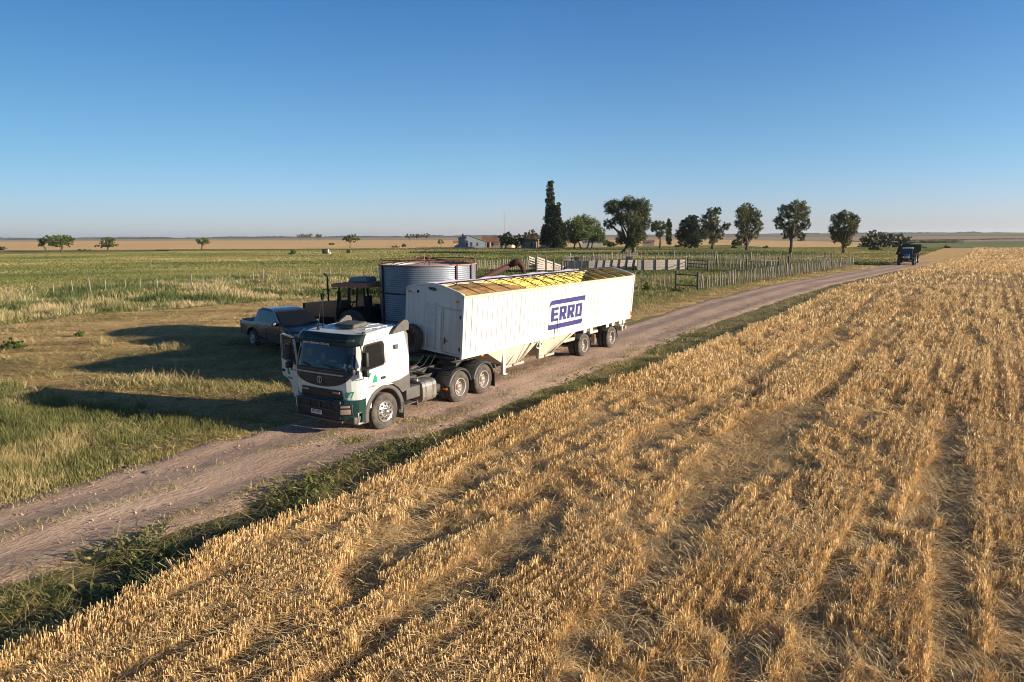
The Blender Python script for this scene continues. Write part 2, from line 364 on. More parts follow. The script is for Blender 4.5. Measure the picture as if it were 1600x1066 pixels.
# ================================================================= wheat stubble
def densify(rings, keep, seed, wide=False):
    r_ = np.random.RandomState(seed); out = []
    for (n, r0, r1, wd) in rings:
        aa, bb = (-50, 60) if wide else (-43, 45); n = int(n*(bb-aa)/86); x, y, r = polar(n, r0, r1, aa, bb, rs=r_); k = keep(x, y, r_); out.append(np.stack([x[k], y[k], r[k], np.full(k.sum(), wd)], -1))
    return np.concatenate(out), r_
def track(t):   # wheel tracks and header joins across the field
    v = 0
    for c, wdt in ((4.1, .35), (6.6, .4), (10.5, .3), (13.0, .5), (14.9, .3), (16.8, .45), (21, .4), (24.5, .5), (29, .5), (33, .5), (40, .6), (47, .6), (55, .7)):
        v = np.maximum(v, np.exp(-((t-c)/wdt)**2))
    return v
def standing(x, y):
    s, t = st(x, y); d = t-tE(s)
    wob = (fbm(s*.12, t*.12+4, 3)-.5)*2.2
    n = fbm(s*.17+3, t*.66+8, 4)
    n2 = fbm(s*.38+31, t*2.0+2, 3)
    n3 = fbm(s*2.4+5, t*3.6+11, 2)
    g1 = (n-.5)*1.6+(n2-.5)*2.6+(n3-.5)*1.7+.30
    g1 = g1-.85*track(d+wob*.14)*np.clip(fbm(s*.08+60, t*.3, 3)*2.0+.05, .5, 1)
    rowb = np.exp(-((d-12.5)/3.0)**2)*.85+np.exp(-((d-19)/2.5)**2)*.6+.34
    g1 = g1-rowb*np.cos(2*np.pi*(t+wob*.07)/.66)*np.clip(fbm(s*.10+9, t*.2+3, 3)*2.6-.5, 0, 1)
    v = .55+g1*1.8
    v = v+.9*np.exp(-(d/.8)**2)
    return np.clip(v, .10, 1), d
def keep_stub(x, y, r_):
    s, t = st(x, y); d = t-tE(s)-(fbm(s*2.2, s*0+1, 3)-.5)*.5
    return d > 0
m_straw = blade_mat('straw', [(0, (.26, .15, .06)), (.3, (.56, .36, .15)), (.6, (.81, .555, .26)), (1, (.92, .73, .43))], rough=.5, transl=.15)
pts, r_ = densify([(260000, 6.0, 12, .0095), (360000, 12, 22, .0125), (330000, 22, 42, .019), (250000, 42, 80, .035), (190000, 80, 170, .075), (110000, 170, 300, .16)], keep_stub, 5, True)
x, y, r, wd = pts.T
s, t = st(x, y)
row = .19; near = r < 45
t2 = np.where(near, (np.round(t/row)+r_.randn(len(t))*.17)*row, t); x, y = xy(s, t2)
v, d = standing(x, y)
k = r_.rand(len(x)) < (.22+.78*v); x, y, r, wd, v, d = [q[k] for q in (x, y, r, wd, v, d)]; n = len(x)
h = (.10+.15*v)*(.75+.5*r_.rand(n))+.08*np.exp(-(d/.5)**2); h *= np.where(r > 42, 1.0, 1)
sw = fbm(x*.35+50, y*.35, 3)*4*np.pi
flat = r_.rand(n) < (.70-.58*v)
clump = fbm(x*2.2+7, y*2.2, 2)
tilt = np.where(flat, .8+.6*r_.rand(n), np.abs(r_.randn(n))*.17+.9*np.clip(clump-.45, 0, 1)+.35*(1-v)); h = np.where(flat, h*1.3+.08, h)
tdir = np.where(flat, sw+r_.randn(n)*.5, np.where(r_.rand(n) < .75, sw+clump*5+r_.randn(n)*.35, r_.rand(n)*6.283))
col = np.clip(.50+.24*r_.randn(n)+.55*(fbm(x*.25, y*.25+9, 3)-.5)+.08*v, 0, 1)
tag(blades('wheat_stubble', x, y, h, wd*(.8+.5*r_.rand(n)), tilt, tdir, col, m_straw, bend=.08, rs=r_, tipw=.85), 'golden cut wheat stubble standing in rows and tufts right of the dirt road', 'stubble', kind='stuff')
# loose straw lying over the stubble
pts, r_ = densify([(80000, 6.0, 12, .0085), (130000, 12, 22, .0105), (90000, 22, 42, .014), (50000, 42, 90, .03)], lambda x, y, q: keep_stub(x, y, q), 8, True)
x, y, r, wd = pts.T; v, d = standing(x, y); n = len(x)
h = .18+.38*r_.rand(n)
tag(blades('loose_straw', x, y, h, wd, 1.0+.5*r_.rand(n), fbm(x*.4+50, y*.4, 3)*12+r_.randn(n)*.9, np.clip(.75+.2*r_.randn(n), 0, 1), m_straw, z0=.04+.17*(.3+.7*v)*r_.rand(n), bend=.25, rs=r_, tipw=.7), 'pale loose straw lying across the cut stubble', 'straw', kind='stuff')
# ================================================================= grass and weeds
m_grass = blade_mat('grass_blades', [(0, (.05, .075, .02)), (.25, (.12, .15, .045)), (.5, (.25, .25, .085)), (.72, (.44, .34, .15)), (1, (.74, .57, .31))], rough=.5, transl=.3)
m_tall = blade_mat('tall_grass_blades', [(0, (.08, .11, .03)), (.4, (.17, .19, .065)), (.65, (.31, .28, .12)), (1, (.60, .46, .26))], rough=.5, transl=.25)
def not_road(x, y, m=0.0):
    s, t = st(x, y); w_ = (fbm(s*1.6+20, t*0+2, 3)-.5)*.9
    return (t < tL(s)-m+w_) | (t > tR(s)+m+w_*.6)
# verge between road and field
def keep_v(x, y, q):
    s, t = st(x, y); return (t > tR(s)-.25+(fbm(s*1.1+20, s*0+2, 4)-.5)*1.9) & (t < tE(s)+.35)
pts, r_ = densify([(260000, 6.5, 16, .008), (220000, 16, 32, .012), (130000, 32, 70, .024), (70000, 70, 150, .06)], keep_v, 21)
x, y, r, wd = pts.T; n = len(x); s, t = st(x, y); c = fbm(x*1.3, y*1.3, 4); q = (t-tR(s))/(tE(s)-tR(s)+.01)
k = r_.rand(n) < np.clip((c-.30)*3.2, .35, 1)*np.clip(.25+q*2, .2, 1); x, y, r, wd, c, q = [a[k] for a in (x, y, r, wd, c, q)]; n = len(x)
h = (.04+.75*np.clip(c-.38, 0, 1)*(.4+r_.rand(n)))*np.clip(.4+q*1.5, .4, 1.1)
tag(blades('verge_grass', x, y, h, wd, .35+.6*r_.rand(n), r_.rand(n)*6.283, np.clip(.42+.18*r_.randn(n)+1.6*(.52-fbm(x*.6+9, y*.6, 3))+.35*np.exp(-q*2.2), 0, 1), m_grass, bend=.5, rs=r_), 'dark green grass and weeds on the verge between road and stubble', 'grass', kind='stuff')
# left of the road: near tall grass, yard straw, meadow
NEARG = [(-30, 24), (-24, 26.2), (-18.5, 24.2), (-14.2, 21.4), (-11, 19.9), (-8.3, 18.9), (-6.9, 18.4), (-7.6, 16.9), (-10.5, 12.3), (-14, 6), (-24, 4)]
def keep_n(x, y, q):
    w_ = (fbm(x*.7, y*.7, 3)-.5)*1.6
    return inpoly(x+w_, y+w_, NEARG) & not_road(x, y, .1)
pts, r_ = densify([(520000, 11, 30, .0085), (90000, 30, 40, .018)], keep_n, 22)
x, y, r, wd = pts.T; n = len(x); c = fbm(x*.35+4, y*.35, 4); c2 = fbm(x*1.4, y*1.4, 3)
s, t = st(x, y); e = np.clip((tL(s)-t)/2.2, 0, 1)
h = (.08+.30*c2)*(.30+.70*e)*(.6+.7*r_.rand(n)); brown = np.clip((c-.47)*6+.35, 0, 1)
tag(blades('roadside_grass', x, y, h, wd, .08+.30*r_.rand(n)**1.5, r_.rand(n)*6.283, np.clip(.36+.18*r_.randn(n)+.38*brown+.2*(1-e), 0, 1), m_grass, bend=.5, rs=r_), 'green and rusty tall grass left of the road in front of the truck', 'grass', kind='stuff')
def keep_y(x, y, q):
    w_ = (fbm(x*.5, y*.5+7, 3)-.5)*2; return (inpoly(x+w_, y+w_, YARD) | inpoly(x+w_, y+w_, STRIPR)) & not_road(x, y, .1)
pts, r_ = densify([(330000, 18, 40, .014), (240000, 40, 75, .025), (70000, 75, 125, .05)], keep_y, 23)
x, y, r, wd = pts.T; n = len(x); c = fbm(x*.5+4, y*.9, 4); k = r_.rand(n) < np.clip((c-.36)*6, .05, 1)
x, y, r, wd, c = [a[k] for a in (x, y, r, wd, c)]; n = len(x)
tag(blades('yard_straw', x, y, (.04+.12*r_.rand(n)**1.5)*(.6+2.6*np.clip(fbm(x*.9+40, y*1.6, 3)-.5, 0, 1)*3), wd, .35+.8*r_.rand(n), r_.randn(n)*.5+np.where(r_.rand(n) < .5, 0, 3.14), np.clip(.72+.2*r_.randn(n)-1.4*(.45-fbm(x*.3, y*.3+2, 3)).clip(0), 0, 1), m_grass, bend=.3, rs=r_), 'dry flattened mown straw over the yard left of the truck', 'straw', kind='stuff')
# tall seeding grass along the far side of the yard
TALL = [(-34, 33), (-33, 46), (-30, 48.5), (-25, 51), (-20, 57), (-16, 60.5), (-9, 61), (-3, 58), (0, 66), (-8, 82), (-20, 100), (-36, 88), (-48, 66), (-50, 52)]
TALL2 = [(-60, 22), (-34, 26), (-32.5, 39), (-34, 46), (-42, 60), (-55, 66)]
def keep_t(x, y, q):
    w_ = (fbm(x*.3, y*.3+7, 4)-.5)*6; w2 = w_+(fbm(x*1.2, y*1.2+7, 3)-.5)*4
    return (inpoly(x+w_, y+w2, TALL) | inpoly(x+w_, y+w2, TALL2)) & (~inpoly(x+w2*.4, y-w2*.5, YARD))
pts, r_ = densify([(330000, 30, 62, .022), (280000, 62, 105, .04)], keep_t, 24)
x, y, r, wd = pts.T; n = len(x); c = fbm(x*.20+4, y*.30, 5); c2 = fbm(x*.45, y*.45, 4)
k = r_.rand(n) < np.clip((c2-.25)*3, .15, 1); x, y, r, wd, c, c2 = [a[k] for a in (x, y, r, wd, c, c2)]; n = len(x)
h = (.12+1.5*np.clip(c2-.32, 0, 1))*(.5+.7*r_.rand(n))*np.clip(1.1-(r-80)/60, .5, 1)
tag(blades('tall_grass', x, y, h, wd, .08+.28*r_.rand(n), r_.rand(n)*6.283, np.clip(.43+.2*r_.randn(n)+3.0*(c-.5), 0, 1), m_tall, bend=.6, rs=r_), 'tall seeding grass along the wire fence behind the yard', 'grass', kind='stuff')
# meadow and corral grass
def keep_m(x, y, q):
    w_ = (fbm(x*.3, y*.3+7, 4)-.5)*6
    s, t = st(x, y); return (t < tL(s)-.5) & ~inpoly(x, y, YARD) & ~inpoly(x+w_, y+w_, TALL) & ~inpoly(x+w_, y+w_, TALL2) & ~inpoly(x, y, NEARG) & ~inpoly(x, y, STRIPR)
pts, r_ = densify([(60000, 20, 60, .04), (240000, 60, 130, .08), (260000, 130, 290, .17)], keep_m, 25)
x, y, r, wd = pts.T; n = len(x); c = fbm(x*.03+4, y*.07, 4)
right = x > -2
h = (.10+.20*fbm(x*.4, y*.4, 3))*(.7+.6*r_.rand(n))*np.where(r > 130, 1.1, 1)
tag(blades('meadow_grass', x, y, h, wd, .3+.5*r_.rand(n), r_.rand(n)*6.283, np.clip(.50+.13*np.clip(1.25-r/140, .35, 1)*r_.randn(n)+.9*(c-.5)-.07*right, 0, 1), m_grass, bend=.4, rs=r_), 'olive green meadow grass stretching to the horizon fields', 'grass', kind='stuff')
# thin strip of plants on the road's crown
pts, r_ = densify([(420000, 9, 32, .010), (60000, 32, 60, .02)], lambda x, y, q: ~not_road(x, y, -.2), 27)
x, y, r, wd = pts.T; s, t = st(x, y); q = (t-tL(s))/(tR(s)-tL(s)); c = fbm(s*.35+7, t*1.5, 4)
k = (np.abs(q-.46+(fbm(s*.3, s*0, 2)-.5)*.1) < .09) & (c > .44) & (s < 24) | ((q > .86) & (c > .42)) | ((q < .10) & (c > .42)); k &= r_.rand(len(x)) < .8; x, y, r, wd, c = [a[k] for a in (x, y, r, wd, c)]; n = len(x)
tag(blades('road_crown_grass', x, y, .04+.15*r_.rand(n), wd, .25+.7*r_.rand(n), r_.rand(n)*6.283, np.clip(.62+.25*r_.randn(n), 0, 1), m_grass, z0=np.zeros(n)+.05, bend=.5, rs=r_), 'thin dry grass between the wheel ruts of the dirt road', 'grass', kind='stuff')

pts, r_ = densify([(9000, 6.5, 16, .012), (9000, 16, 34, .018), (6000, 34, 80, .04)], lambda x, y, q: (lambda s, t: (t > tR(s)-.5) & (t < tE(s)+.2))(*st(x, y)), 29)
x, y, r, wd = pts.T; n = len(x)
tag(blades('verge_straw', x, y, .25+.45*r_.rand(n), wd, 1.1+.4*r_.rand(n), r_.rand(n)*6.283, np.clip(.8+.15*r_.randn(n), 0, 1), m_grass, z0=.03+.10*r_.rand(n), bend=.3, rs=r_), 'pale dead stems lying across the green verge', 'straw', kind='stuff')

# grass along the stake fence and the roadside strip
def keep_f(x, y, q):
    w_ = (fbm(x*.4, y*.4+3, 3)-.5)*2; return inpoly(x+w_, y+w_, STRIPR) & not_road(x, y, .5)
pts, r_ = densify([(140000, 38, 75, .022), (120000, 75, 125, .045)], keep_f, 31)
x, y, r, wd = pts.T; n = len(x); s, t = st(x, y); e = np.clip((tL(s)-t)/3.5, 0, 1); c = fbm(x*.5, y*.5, 3)
k = r_.rand(n) < .15+.85*e; x, y, wd, e, c = [a[k] for a in (x, y, wd, e, c)]; n = len(x)
tag(blades('fence_line_grass', x, y, (.08+.40*c*e)*(.6+.6*r_.rand(n)), wd, .15+.4*r_.rand(n), r_.rand(n)*6.283, np.clip(.66+.16*r_.randn(n)-.35*e+1.0*(c-.5), 0, 1), m_grass, bend=.5, rs=r_), 'yellow-green grass between the dirt road and the long stake fence', 'grass', kind='stuff')
# crumbs of straw and soil on the road
pts, r_ = densify([(26000, 8, 30, .02), (14000, 30, 60, .04)], lambda x, y, q: ~not_road(x, y, 0), 33)
x, y, r, wd = pts.T; n = len(x); k = fbm(x*.8, y*.8, 3) > .47; x, y, wd = x[k], y[k], wd[k]; n = len(x)
m_crumb = blade_mat('road_crumbs', [(0, (.13, .09, .065)), (.5, (.26, .18, .13)), (.8, (.42, .30, .22)), (1, (.62, .50, .34))], rough=.9, transl=0)
tag(blades('road_litter', x, y, .02+.05*r_.rand(n), wd*(.7+r_.rand(n)), .5+1.0*r_.rand(n), r_.rand(n)*6.283, r_.rand(n), m_crumb, z0=np.zeros(n)+.045, rs=r_), 'small clods and straw crumbs scattered over the dirt road', 'litter', kind='stuff')

# broad-leaved weeds in the verge
pts, r_ = densify([(60000, 6.5, 18, .035), (40000, 18, 40, .05)], lambda x, y, q: (lambda s, t: (t > tR(s)-.1) & (t < tE(s)+.2))(*st(x, y)) & (fbm(x*.9+70, y*.9, 3) > .54), 35)
x, y, r, wd = pts.T; n = len(x)
tag(blades('verge_weeds', x, y, .06+.16*r_.rand(n), wd*(.5+r_.rand(n)), .5+.8*r_.rand(n), r_.rand(n)*6.283, np.clip(.30+.18*r_.randn(n), 0, .7), m_grass, z0=.02+.12*r_.rand(n), bend=.5, rs=r_), 'dark broad-leaved weeds in clumps along the verge', 'weeds', kind='stuff')
# dry straw fringe where grass meets the road
def keep_e(x, y, q):
    s, t = st(x, y); return (np.abs(t-tL(s)) < .45) | (np.abs(t-tR(s)) < .35)
pts, r_ = densify([(260000, 9, 40, .010), (60000, 40, 110, .03)], keep_e, 37)
x, y, r, wd = pts.T; n = len(x); k = fbm(x*1.1, y*1.1+5, 3) > .43; x, y, wd = x[k], y[k], wd[k]; n = len(x)
tag(blades('road_edge_grass', x, y, .04+.12*r_.rand(n), wd, .4+.9*r_.rand(n), r_.rand(n)*6.283, np.clip(.72+.2*r_.randn(n), 0, 1), m_grass, z0=np.zeros(n)+.01, bend=.5, rs=r_), 'dry short grass fringing both edges of the dirt road', 'grass', kind='stuff')
# longer mown stems raked about the yard in loose wisps
pts, r_ = densify([(120000, 18, 42, .020), (60000, 42, 75, .035)], keep_y, 39)
x, y, r, wd = pts.T; c = fbm(x*.35+14, y*1.1, 4); k = r_.rand(len(x)) < np.clip((c-.40)*7, .10, 1); x, y, wd, c = x[k], y[k], wd[k], c[k]; n = len(x)
tag(blades('raked_stems', x, y, .22+.40*r_.rand(n), wd*(.6+.7*r_.rand(n)), 1.05+.42*r_.rand(n), fbm(x*.25, y*.25+6, 3)*9+r_.randn(n)*.6, np.clip(.74+.26*r_.randn(n), 0, 1), m_grass, z0=.02+.06*r_.rand(n), bend=.3, rs=r_, tipw=.6), 'pale mown stems lying in wisps over the yard', 'straw', kind='stuff')
# ================================================================= materials of the vehicles
P_WHITE = mat('white_paint', (.66, .66, .65), .35, col2=(.52, .48, .42), vs_=1.4, amt=.55, coat=.3, stretch=(1, 1, .4), sharp=(.5, .8))
P_TRWHITE = mat('trailer_white_paint', (.62, .63, .63), .5, col2=(.30, .23, .16), vs_=1.3, amt=.7, stretch=(1, 1, .25), sharp=(.52, .80))
P_CREAM = mat('dusty_rim_paint', (.60, .50, .38), .7, col2=(.44, .31, .20), vs_=3)
P_BLACK = mat('black_plastic', (.018, .018, .019), .5, col2=(.07, .06, .05), vs_=3, amt=.5)
P_GREY = mat('grey_plastic', (.075, .072, .07), .65, col2=(.14, .12, .10), vs_=5, amt=.6)
P_GREEN = mat('dark_green_paint', (.005, .032, .028), .35, col2=(.02, .06, .045), vs_=3, coat=.4)
P_LOGO = mat('green_sticker', (.0, .26, .13), .5)
P_PALEGREEN = mat('pale_green_sticker', (.45, .68, .58), .5)
P_RED = mat('red_letters', (.45, .12, .08), .5)
P_BLUE = mat('blue_lettering', (.022, .022, .14), .5, col2=(.045, .04, .17), vs_=4, amt=.8)
P_RUBBER = mat('tyre_rubber', (.035, .033, .031), .9, col2=(.16, .125, .10), vs_=4, amt=.7, bump=.004, bs=60)
P_RIM = mat('dusty_rim', (.42, .38, .34), .5, metal=.3, col2=(.25, .20, .16), vs_=6, amt=.8)
P_CHROME = mat('chrome', (.75, .74, .72), .25, metal=.9, col2=(.4, .34, .28), vs_=4)
P_RUSTRIM = mat('rusty_rim', (.09, .04, .03), .8, col2=(.16, .07, .04), vs_=8)
P_STEEL = mat('chassis_steel', (.03, .03, .032), .7, col2=(.10, .08, .065), vs_=4, amt=.7)
P_ALU = mat('aluminium_tank', (.48, .45, .42), .35, metal=.7, col2=(.30, .25, .20), vs_=4, amt=.7)
P_HOPPER = mat('hopper_paint', (.52, .47, .39), .6, col2=(.36, .28, .20), vs_=2.2, amt=.8, bump=.01, bs=8)
P_YELLOW = mat('yellow_liner', (.72, .57, .11), .7, col2=(.50, .38, .10), vs_=5, amt=.6)
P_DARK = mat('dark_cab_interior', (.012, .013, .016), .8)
P_SEAT = mat('seat_cloth', (.05, .06, .08), .9)
P_ORANGE = mat('orange_lens', (.85, .25, .02), .3)
P_REDLENS = mat('red_lens', (.6, .03, .02), .3)
P_PLATE = mat('plate_white', (.62, .62, .66), .5)
P_INK = mat('black_ink', (.01, .01, .012), .6)
P_SILVER = mat('silver_trim', (.40, .40, .40), .4, metal=.5)
P_LAMP = mat('headlamp_lens', (.30, .27, .24), .12, metal=.3, col2=(.55, .30, .15), vs_=7)
P_TARP = mat('lavender_tarp', (.33, .32, .44), .75, col2=(.22, .21, .32), vs_=6, bump=.02, bs=10)
def glass(name, tint=(.02, .03, .045), op=.75, rough=.05):
    m = bpy.data.materials.new(name); m.use_nodes = True; t = m.node_tree; b = t.nodes['Principled BSDF']; out = t.nodes['Material Output']
    b.inputs['Base Color'].default_value = (*tint, 1); b.inputs['Roughness'].default_value = rough; b.inputs['Specular IOR Level'].default_value = .8
    tr = node(t, 'ShaderNodeBsdfTransparent'); tr.inputs[0].default_value = (.75, .8, .85, 1)
    ms = node(t, 'ShaderNodeMixShader', Fac=op); t.links.new(tr.outputs[0], ms.inputs[1]); t.links.new(b.outputs[0], ms.inputs[2]); t.links.new(ms.outputs[0], out.inputs[0])
    return m
GL_WS = glass('windscreen_glass', (.02, .035, .055), .62)
GL_SIDE = glass('side_glass', (.012, .014, .016), .80)
GL_CLEAR = glass('door_glass', (.02, .025, .025), .28)
_fonts = {}
def text(name, s, size, M, mt, parent, thick=.002, bold=.0, xs=1.0, align='CENTER'):
    cu = bpy.data.curves.new('t', 'FONT'); cu.body = s; cu.size = size; cu.extrude = thick; cu.offset = bold; cu.align_x = align; cu.align_y = 'CENTER'; cu.resolution_u = 3
    o = bpy.data.objects.new('t', cu); COL.objects.link(o); bpy.context.view_layer.update()
    me = bpy.data.meshes.new_from_object(o.evaluated_get(bpy.context.evaluated_depsgraph_get())); bpy.data.objects.remove(o)
    me.transform(M @ Matrix.Diagonal((xs, 1, 1, 1))); me.materials.clear(); me.name = name
    return link(name, me, mt, parent)
def basis(o, xa, ya):
    xa = Vector(xa).normalized(); ya = Vector(ya).normalized(); za = xa.cross(ya)
    M = Matrix.Identity(4)
    for i, v in enumerate((xa, ya, za)):
        for j in range(3): M[j][i] = v[j]
    M.translation = Vector(o); return M

def wheel(parent, x, y, side, R=.52, W=.28, dual=False, rim=None, dish=None, z=None, tread=.018, lugs=10, name='wheel'):
    """y = outer face of the tyre; side = +1 when the outer face looks to +y"""
    rim = rim or P_RIM; z = R if z is None else z
    e = empty(name, (x, y, z)); e.parent = parent
    for j in range(2 if dual else 1):
        o = -side*(W+.045)*j; g = G()
        r0 = R*.57
        pr = [(r0, -.03), (R*.70, -.004), (R*.86, -.002), (R*.955, -.02), (R-.004, -.05)]
        nt_ = 5
        for k in range(nt_):
            c = -.05-(W-.10)*(k+.5)/nt_; hw = (W-.10)/nt_*.36
            pr += [(R, c+hw), (R, c-hw)]
            if k < nt_-1: pr += [(R-tread, c-hw-.004), (R-tread, c-(W-.10)/nt_+hw+.004)]
        pr += [(R-.004, -W+.05), (R*.955, -W+.02), (R*.86, -W+.002), (R*.70, -W+.004), (r0, -W+.03)]
        g.lathe([(r, o+side*h) for r, h in pr], axis='y', n=48)
        g.build('tyre', P_RUBBER, e)
    d = dish if dish is not None else (.13 if dual else -.02)
    g = G(); r0 = R*.575; S = side
    g.lathe([(r0, -S*.03), (r0+.004, -S*.005), (r0-.018, -S*.004), (r0-.03, -S*.03), (r0-.045, -S*(d*.6+.03)), (r0*.72, -S*(d+.02)), (r0*.55, -S*(d+.005)), (r0*.42, -S*d), (.001, -S*d)], axis='y', n=36)
    g.lathe([(r0, -S*.03), (r0*.96, -S*(W-.03)), (r0*.3, -S*(W-.05)), (.001, -S*(W-.05))], axis='y', n=24)
    hubr = R*.20
    g.lathe([(hubr, -S*d), (hubr*.97, -S*(d-.05)), (hubr*.8, -S*(d-.065)), (hubr*.55, -S*(d-.10)), (.001, -S*(d-.105))], axis='y', n=20)
    for k in range(lugs):
        t = 2*math.pi*k/lugs; rr = R*.29; g.cyl((rr*math.cos(t), -S*(d+.005), rr*math.sin(t)), (rr*math.cos(t), -S*(d-.035), rr*math.sin(t)), R*.027, 6)
    g.mi = 1
    for k in range(lugs):
        t = 2*math.pi*(k+.5)/lugs; rr = r0*.70
        g.cyl((rr*math.cos(t), -S*(d+.03), rr*math.sin(t)), (rr*math.cos(t), -S*(d+.006), rr*math.sin(t)), R*.062, 10)
    g.build('rim', [rim, P_INK], e)
    return e

# ================================================================= the tractor unit (x forward, y to its left = the lit side, z up)
TRK = empty('semi_truck', (-4.6102, 18.851, 0), rad(238.22), 'white cab tractor truck with black grille, number 67 and its far door standing open', 'truck')
HW = 1.19
def cxo(k, x, z):       # cab front face is bowed in plan
    f = max(0, min(1, (x-.45)/.5)); a = abs(k)
    return -f*(.20*max(0, (a-.72)/.28)**2+.05*a*a)
KS = [-1, -.96, -.88, -.78, -.6, -.3, 0, .3, .6, .78, .88, .96, 1]
arch = [(.74*math.cos(t)-.0, .52+.72*math.sin(t)) for t in [rad(a) for a in range(25, 136, 10)]]
cabp = [(1.17, .98), (1.20, 1.3), (1.20, 1.62), (1.18, 1.88), (1.10, 2.2), (1.02, 2.5), (.98, 2.66), (.88, 2.74), (.45, 2.80), (-.2, 2.84), (-.85, 2.86), (-1.03, 2.82), (-1.09, 2.6), (-1.10, 1.9), (-1.08, 1.28)]
cabp += [(-.66, 1.16), (-.5, 1.22), (-.25, 1.255), (0, 1.26), (.2, 1.23), (.38, 1.14), (.5, 1.0), (.56, .86), (.60, .74), (.98, .74)]
cabW = lambda x, z: HW-(.0 if z < 2.3 else .05*((z-2.3)/.5)**1.5)-(.10 if z > 2.79 else 0)
g = G(); g.extr(cabp, cabW, KS, cxo); o = g.build('cab', P_WHITE, TRK, bevel=.035)
for p_ in o.data.polygons: p_.use_smooth = False
CAB = o
# roof ribs
g = G()
for y_ in (-.75, -.25, .25, .75): g.box((-.35, y_, 2.853), (1.1, .03, .025), .008)
for x_ in (-.1, -.45, -.78): g.box((x_, .0, 2.852), (.022, 1.9, .018), .006)
g.build('roof_rib', P_WHITE, TRK)
g = G(); g.prism([(.28, 2.83), (.25, 2.95), (-.30, 3.0), (-.36, 2.86)], -.38, .38); g.build('roof_hatch', P_GREY, TRK, bevel=.05)
def front(y, z, d=.004):  # a point on the cab's bowed front
    zz = [.98, 1.3, 1.62, 1.88, 2.2, 2.5, 2.66, 2.74]; xx = [1.17, 1.20, 1.20, 1.18, 1.10, 1.02, .98, .88]
    x = float(np.interp(z, zz, xx)); k = y/cabW(x, z); return (x+cxo(k, x, z)+d, y, z)
def patch(g, rows, ny=14, d=.006):
    """rows of (z, yleft, yright) laid on the front"""
    vv = []; fs = []
    for (z, a, b) in rows:
        for j in range(ny+1): vv.append(front(a+(b-a)*j/ny, z, d))
    for i in range(len(rows)-1):
        for j in range(ny): q = i*(ny+1)+j; fs.append((q, q+1, q+ny+2, q+ny+1))
    g.mesh(vv, fs, True); return g
g = G(); patch(g, [(1.86, -1.08, 1.08), (2.0, -1.08, 1.08), (2.2, -1.07, 1.07), (2.4, -1.05, 1.05), (2.53, -1.02, 1.02)], d=.012); WS = g.build('windscreen', GL_WS, TRK)
g = G(); patch(g, [(1.83, -1.12, 1.12), (2.0, -1.12, 1.12), (2.2, -1.11, 1.11), (2.4, -1.09, 1.09), (2.57, -1.06, 1.06)], d=.007); g.build('windscreen_surround', P_DARK, TRK)
g = G()   # dashboard clutter seen through the screen
g.box((.98, 0, 1.90), (.22, 1.9, .06), .02); g.box((.93, .25, 2.05), (.1, .28, .12), .03); g.box((.99, -.62, 2.32), (.05, .32, .05), .01)
# (kept behind the glass) hat on the dash, paper, steering wheel
g.build('dashboard', P_SEAT, TRK)
# black upper grille with a rounded lower edge
def gr(z): return 1.10*math.sqrt(max(0, 1-((1.86-z)/.50)**2.6)) if z < 1.86 else 1.12
g = G(); patch(g, [(z, -gr(z), gr(z)) for z in (1.365, 1.38, 1.41, 1.45, 1.5, 1.58, 1.68, 1.78, 1.84)], d=.022)
g.build('upper_grille', P_BLACK, TRK)
g = G()
patch(g, [(1.70, -.98, .86), (1.735, -1.0, .88)], d=.034); g.build('grille_strip', P_SILVER, TRK)
g = G(); c = front(0, 1.55, .035)
g.lathe([(.085, 0), (.105, .012), (.085, .024), (.07, .012)], o=(c[0], 0, 1.55), axis='x', n=24, closed=True)
g.box((c[0]+.01, 0, 1.55), (.016, .03, .20), R=Matrix.Rotation(rad(0), 3, 'X')); g.box((c[0]+.012, .08, 1.645), (.012, .05, .018)); g.build('emblem', P_SILVER, TRK)
g = G()
for z_ in (1.62, 1.80): patch(g, [(z_, -.92*gr(z_), .92*gr(z_)), (z_+.012, -.92*gr(z_), .92*gr(z_))], d=.03)
g.build('grille_slat', P_GREY, TRK)
# lower grille and bumper
g = G(); patch(g, [(1.04, -.80, .80), (1.15, -.80, .80), (1.28, -.77, .77), (1.30, -.75, .75)], d=.02); g.build('lower_grille', P_BLACK, TRK)
g = G()
for z_ in (1.07, 1.13, 1.19, 1.25): patch(g, [(z_, -.74, .74), (z_+.025, -.74, .74)], d=.034)
g.build('grille_slat', P_BLACK, TRK)
for y_ in (-.6, .6):
    g = G(); c = front(y_, 1.235, .04); g.box(c, (.04, .26, .06), .012); g.build('fog_lamp', P_LAMP, TRK)
bprof = [(1.20, .42), (1.27, .52), (1.30, .72), (1.29, .95), (1.25, 1.05), (1.0, 1.06), (.80, 1.07), (.78, .80), (.84, .40), (1.0, .36)]
def bxo(k, x, z):
    a = abs(k); return -.30*max(0, (a-.62)/.38)**2*(1 if x > .9 else .2)
g = G(); g.extr(bprof, lambda x, z: HW+.01, [-1, -.95, -.86, -.75, -.62, -.3, 0, .3, .62, .75, .86, .95, 1], bxo); g.build('bumper', P_GREEN, TRK, bevel=.03)
g = G()
g.box((1.285, -.12, .87), (.06, 1.35, .20), .02); g.box((1.29, -.12, .64), (.05, 1.45, .14), .02); g.build('bumper_opening', P_INK, TRK)
g = G(); g.box((1.262, 0, .77), (.10, 1.60, .52), .03); g.build('bumper_centre', mat('navy_plastic', (.010, .016, .026), .5), TRK)
g = G()
for y_ in (-.52, -.12, .28): g.box((1.325, y_+.17, .87), (.02, .045, .17), .005)
g.box((1.326, -.12, .77), (.02, 1.5, .05), .01); g.box((1.31, -.12, .985), (.03, 1.55, .04), .01); g.build('bumper_bar', P_BLACK, TRK)
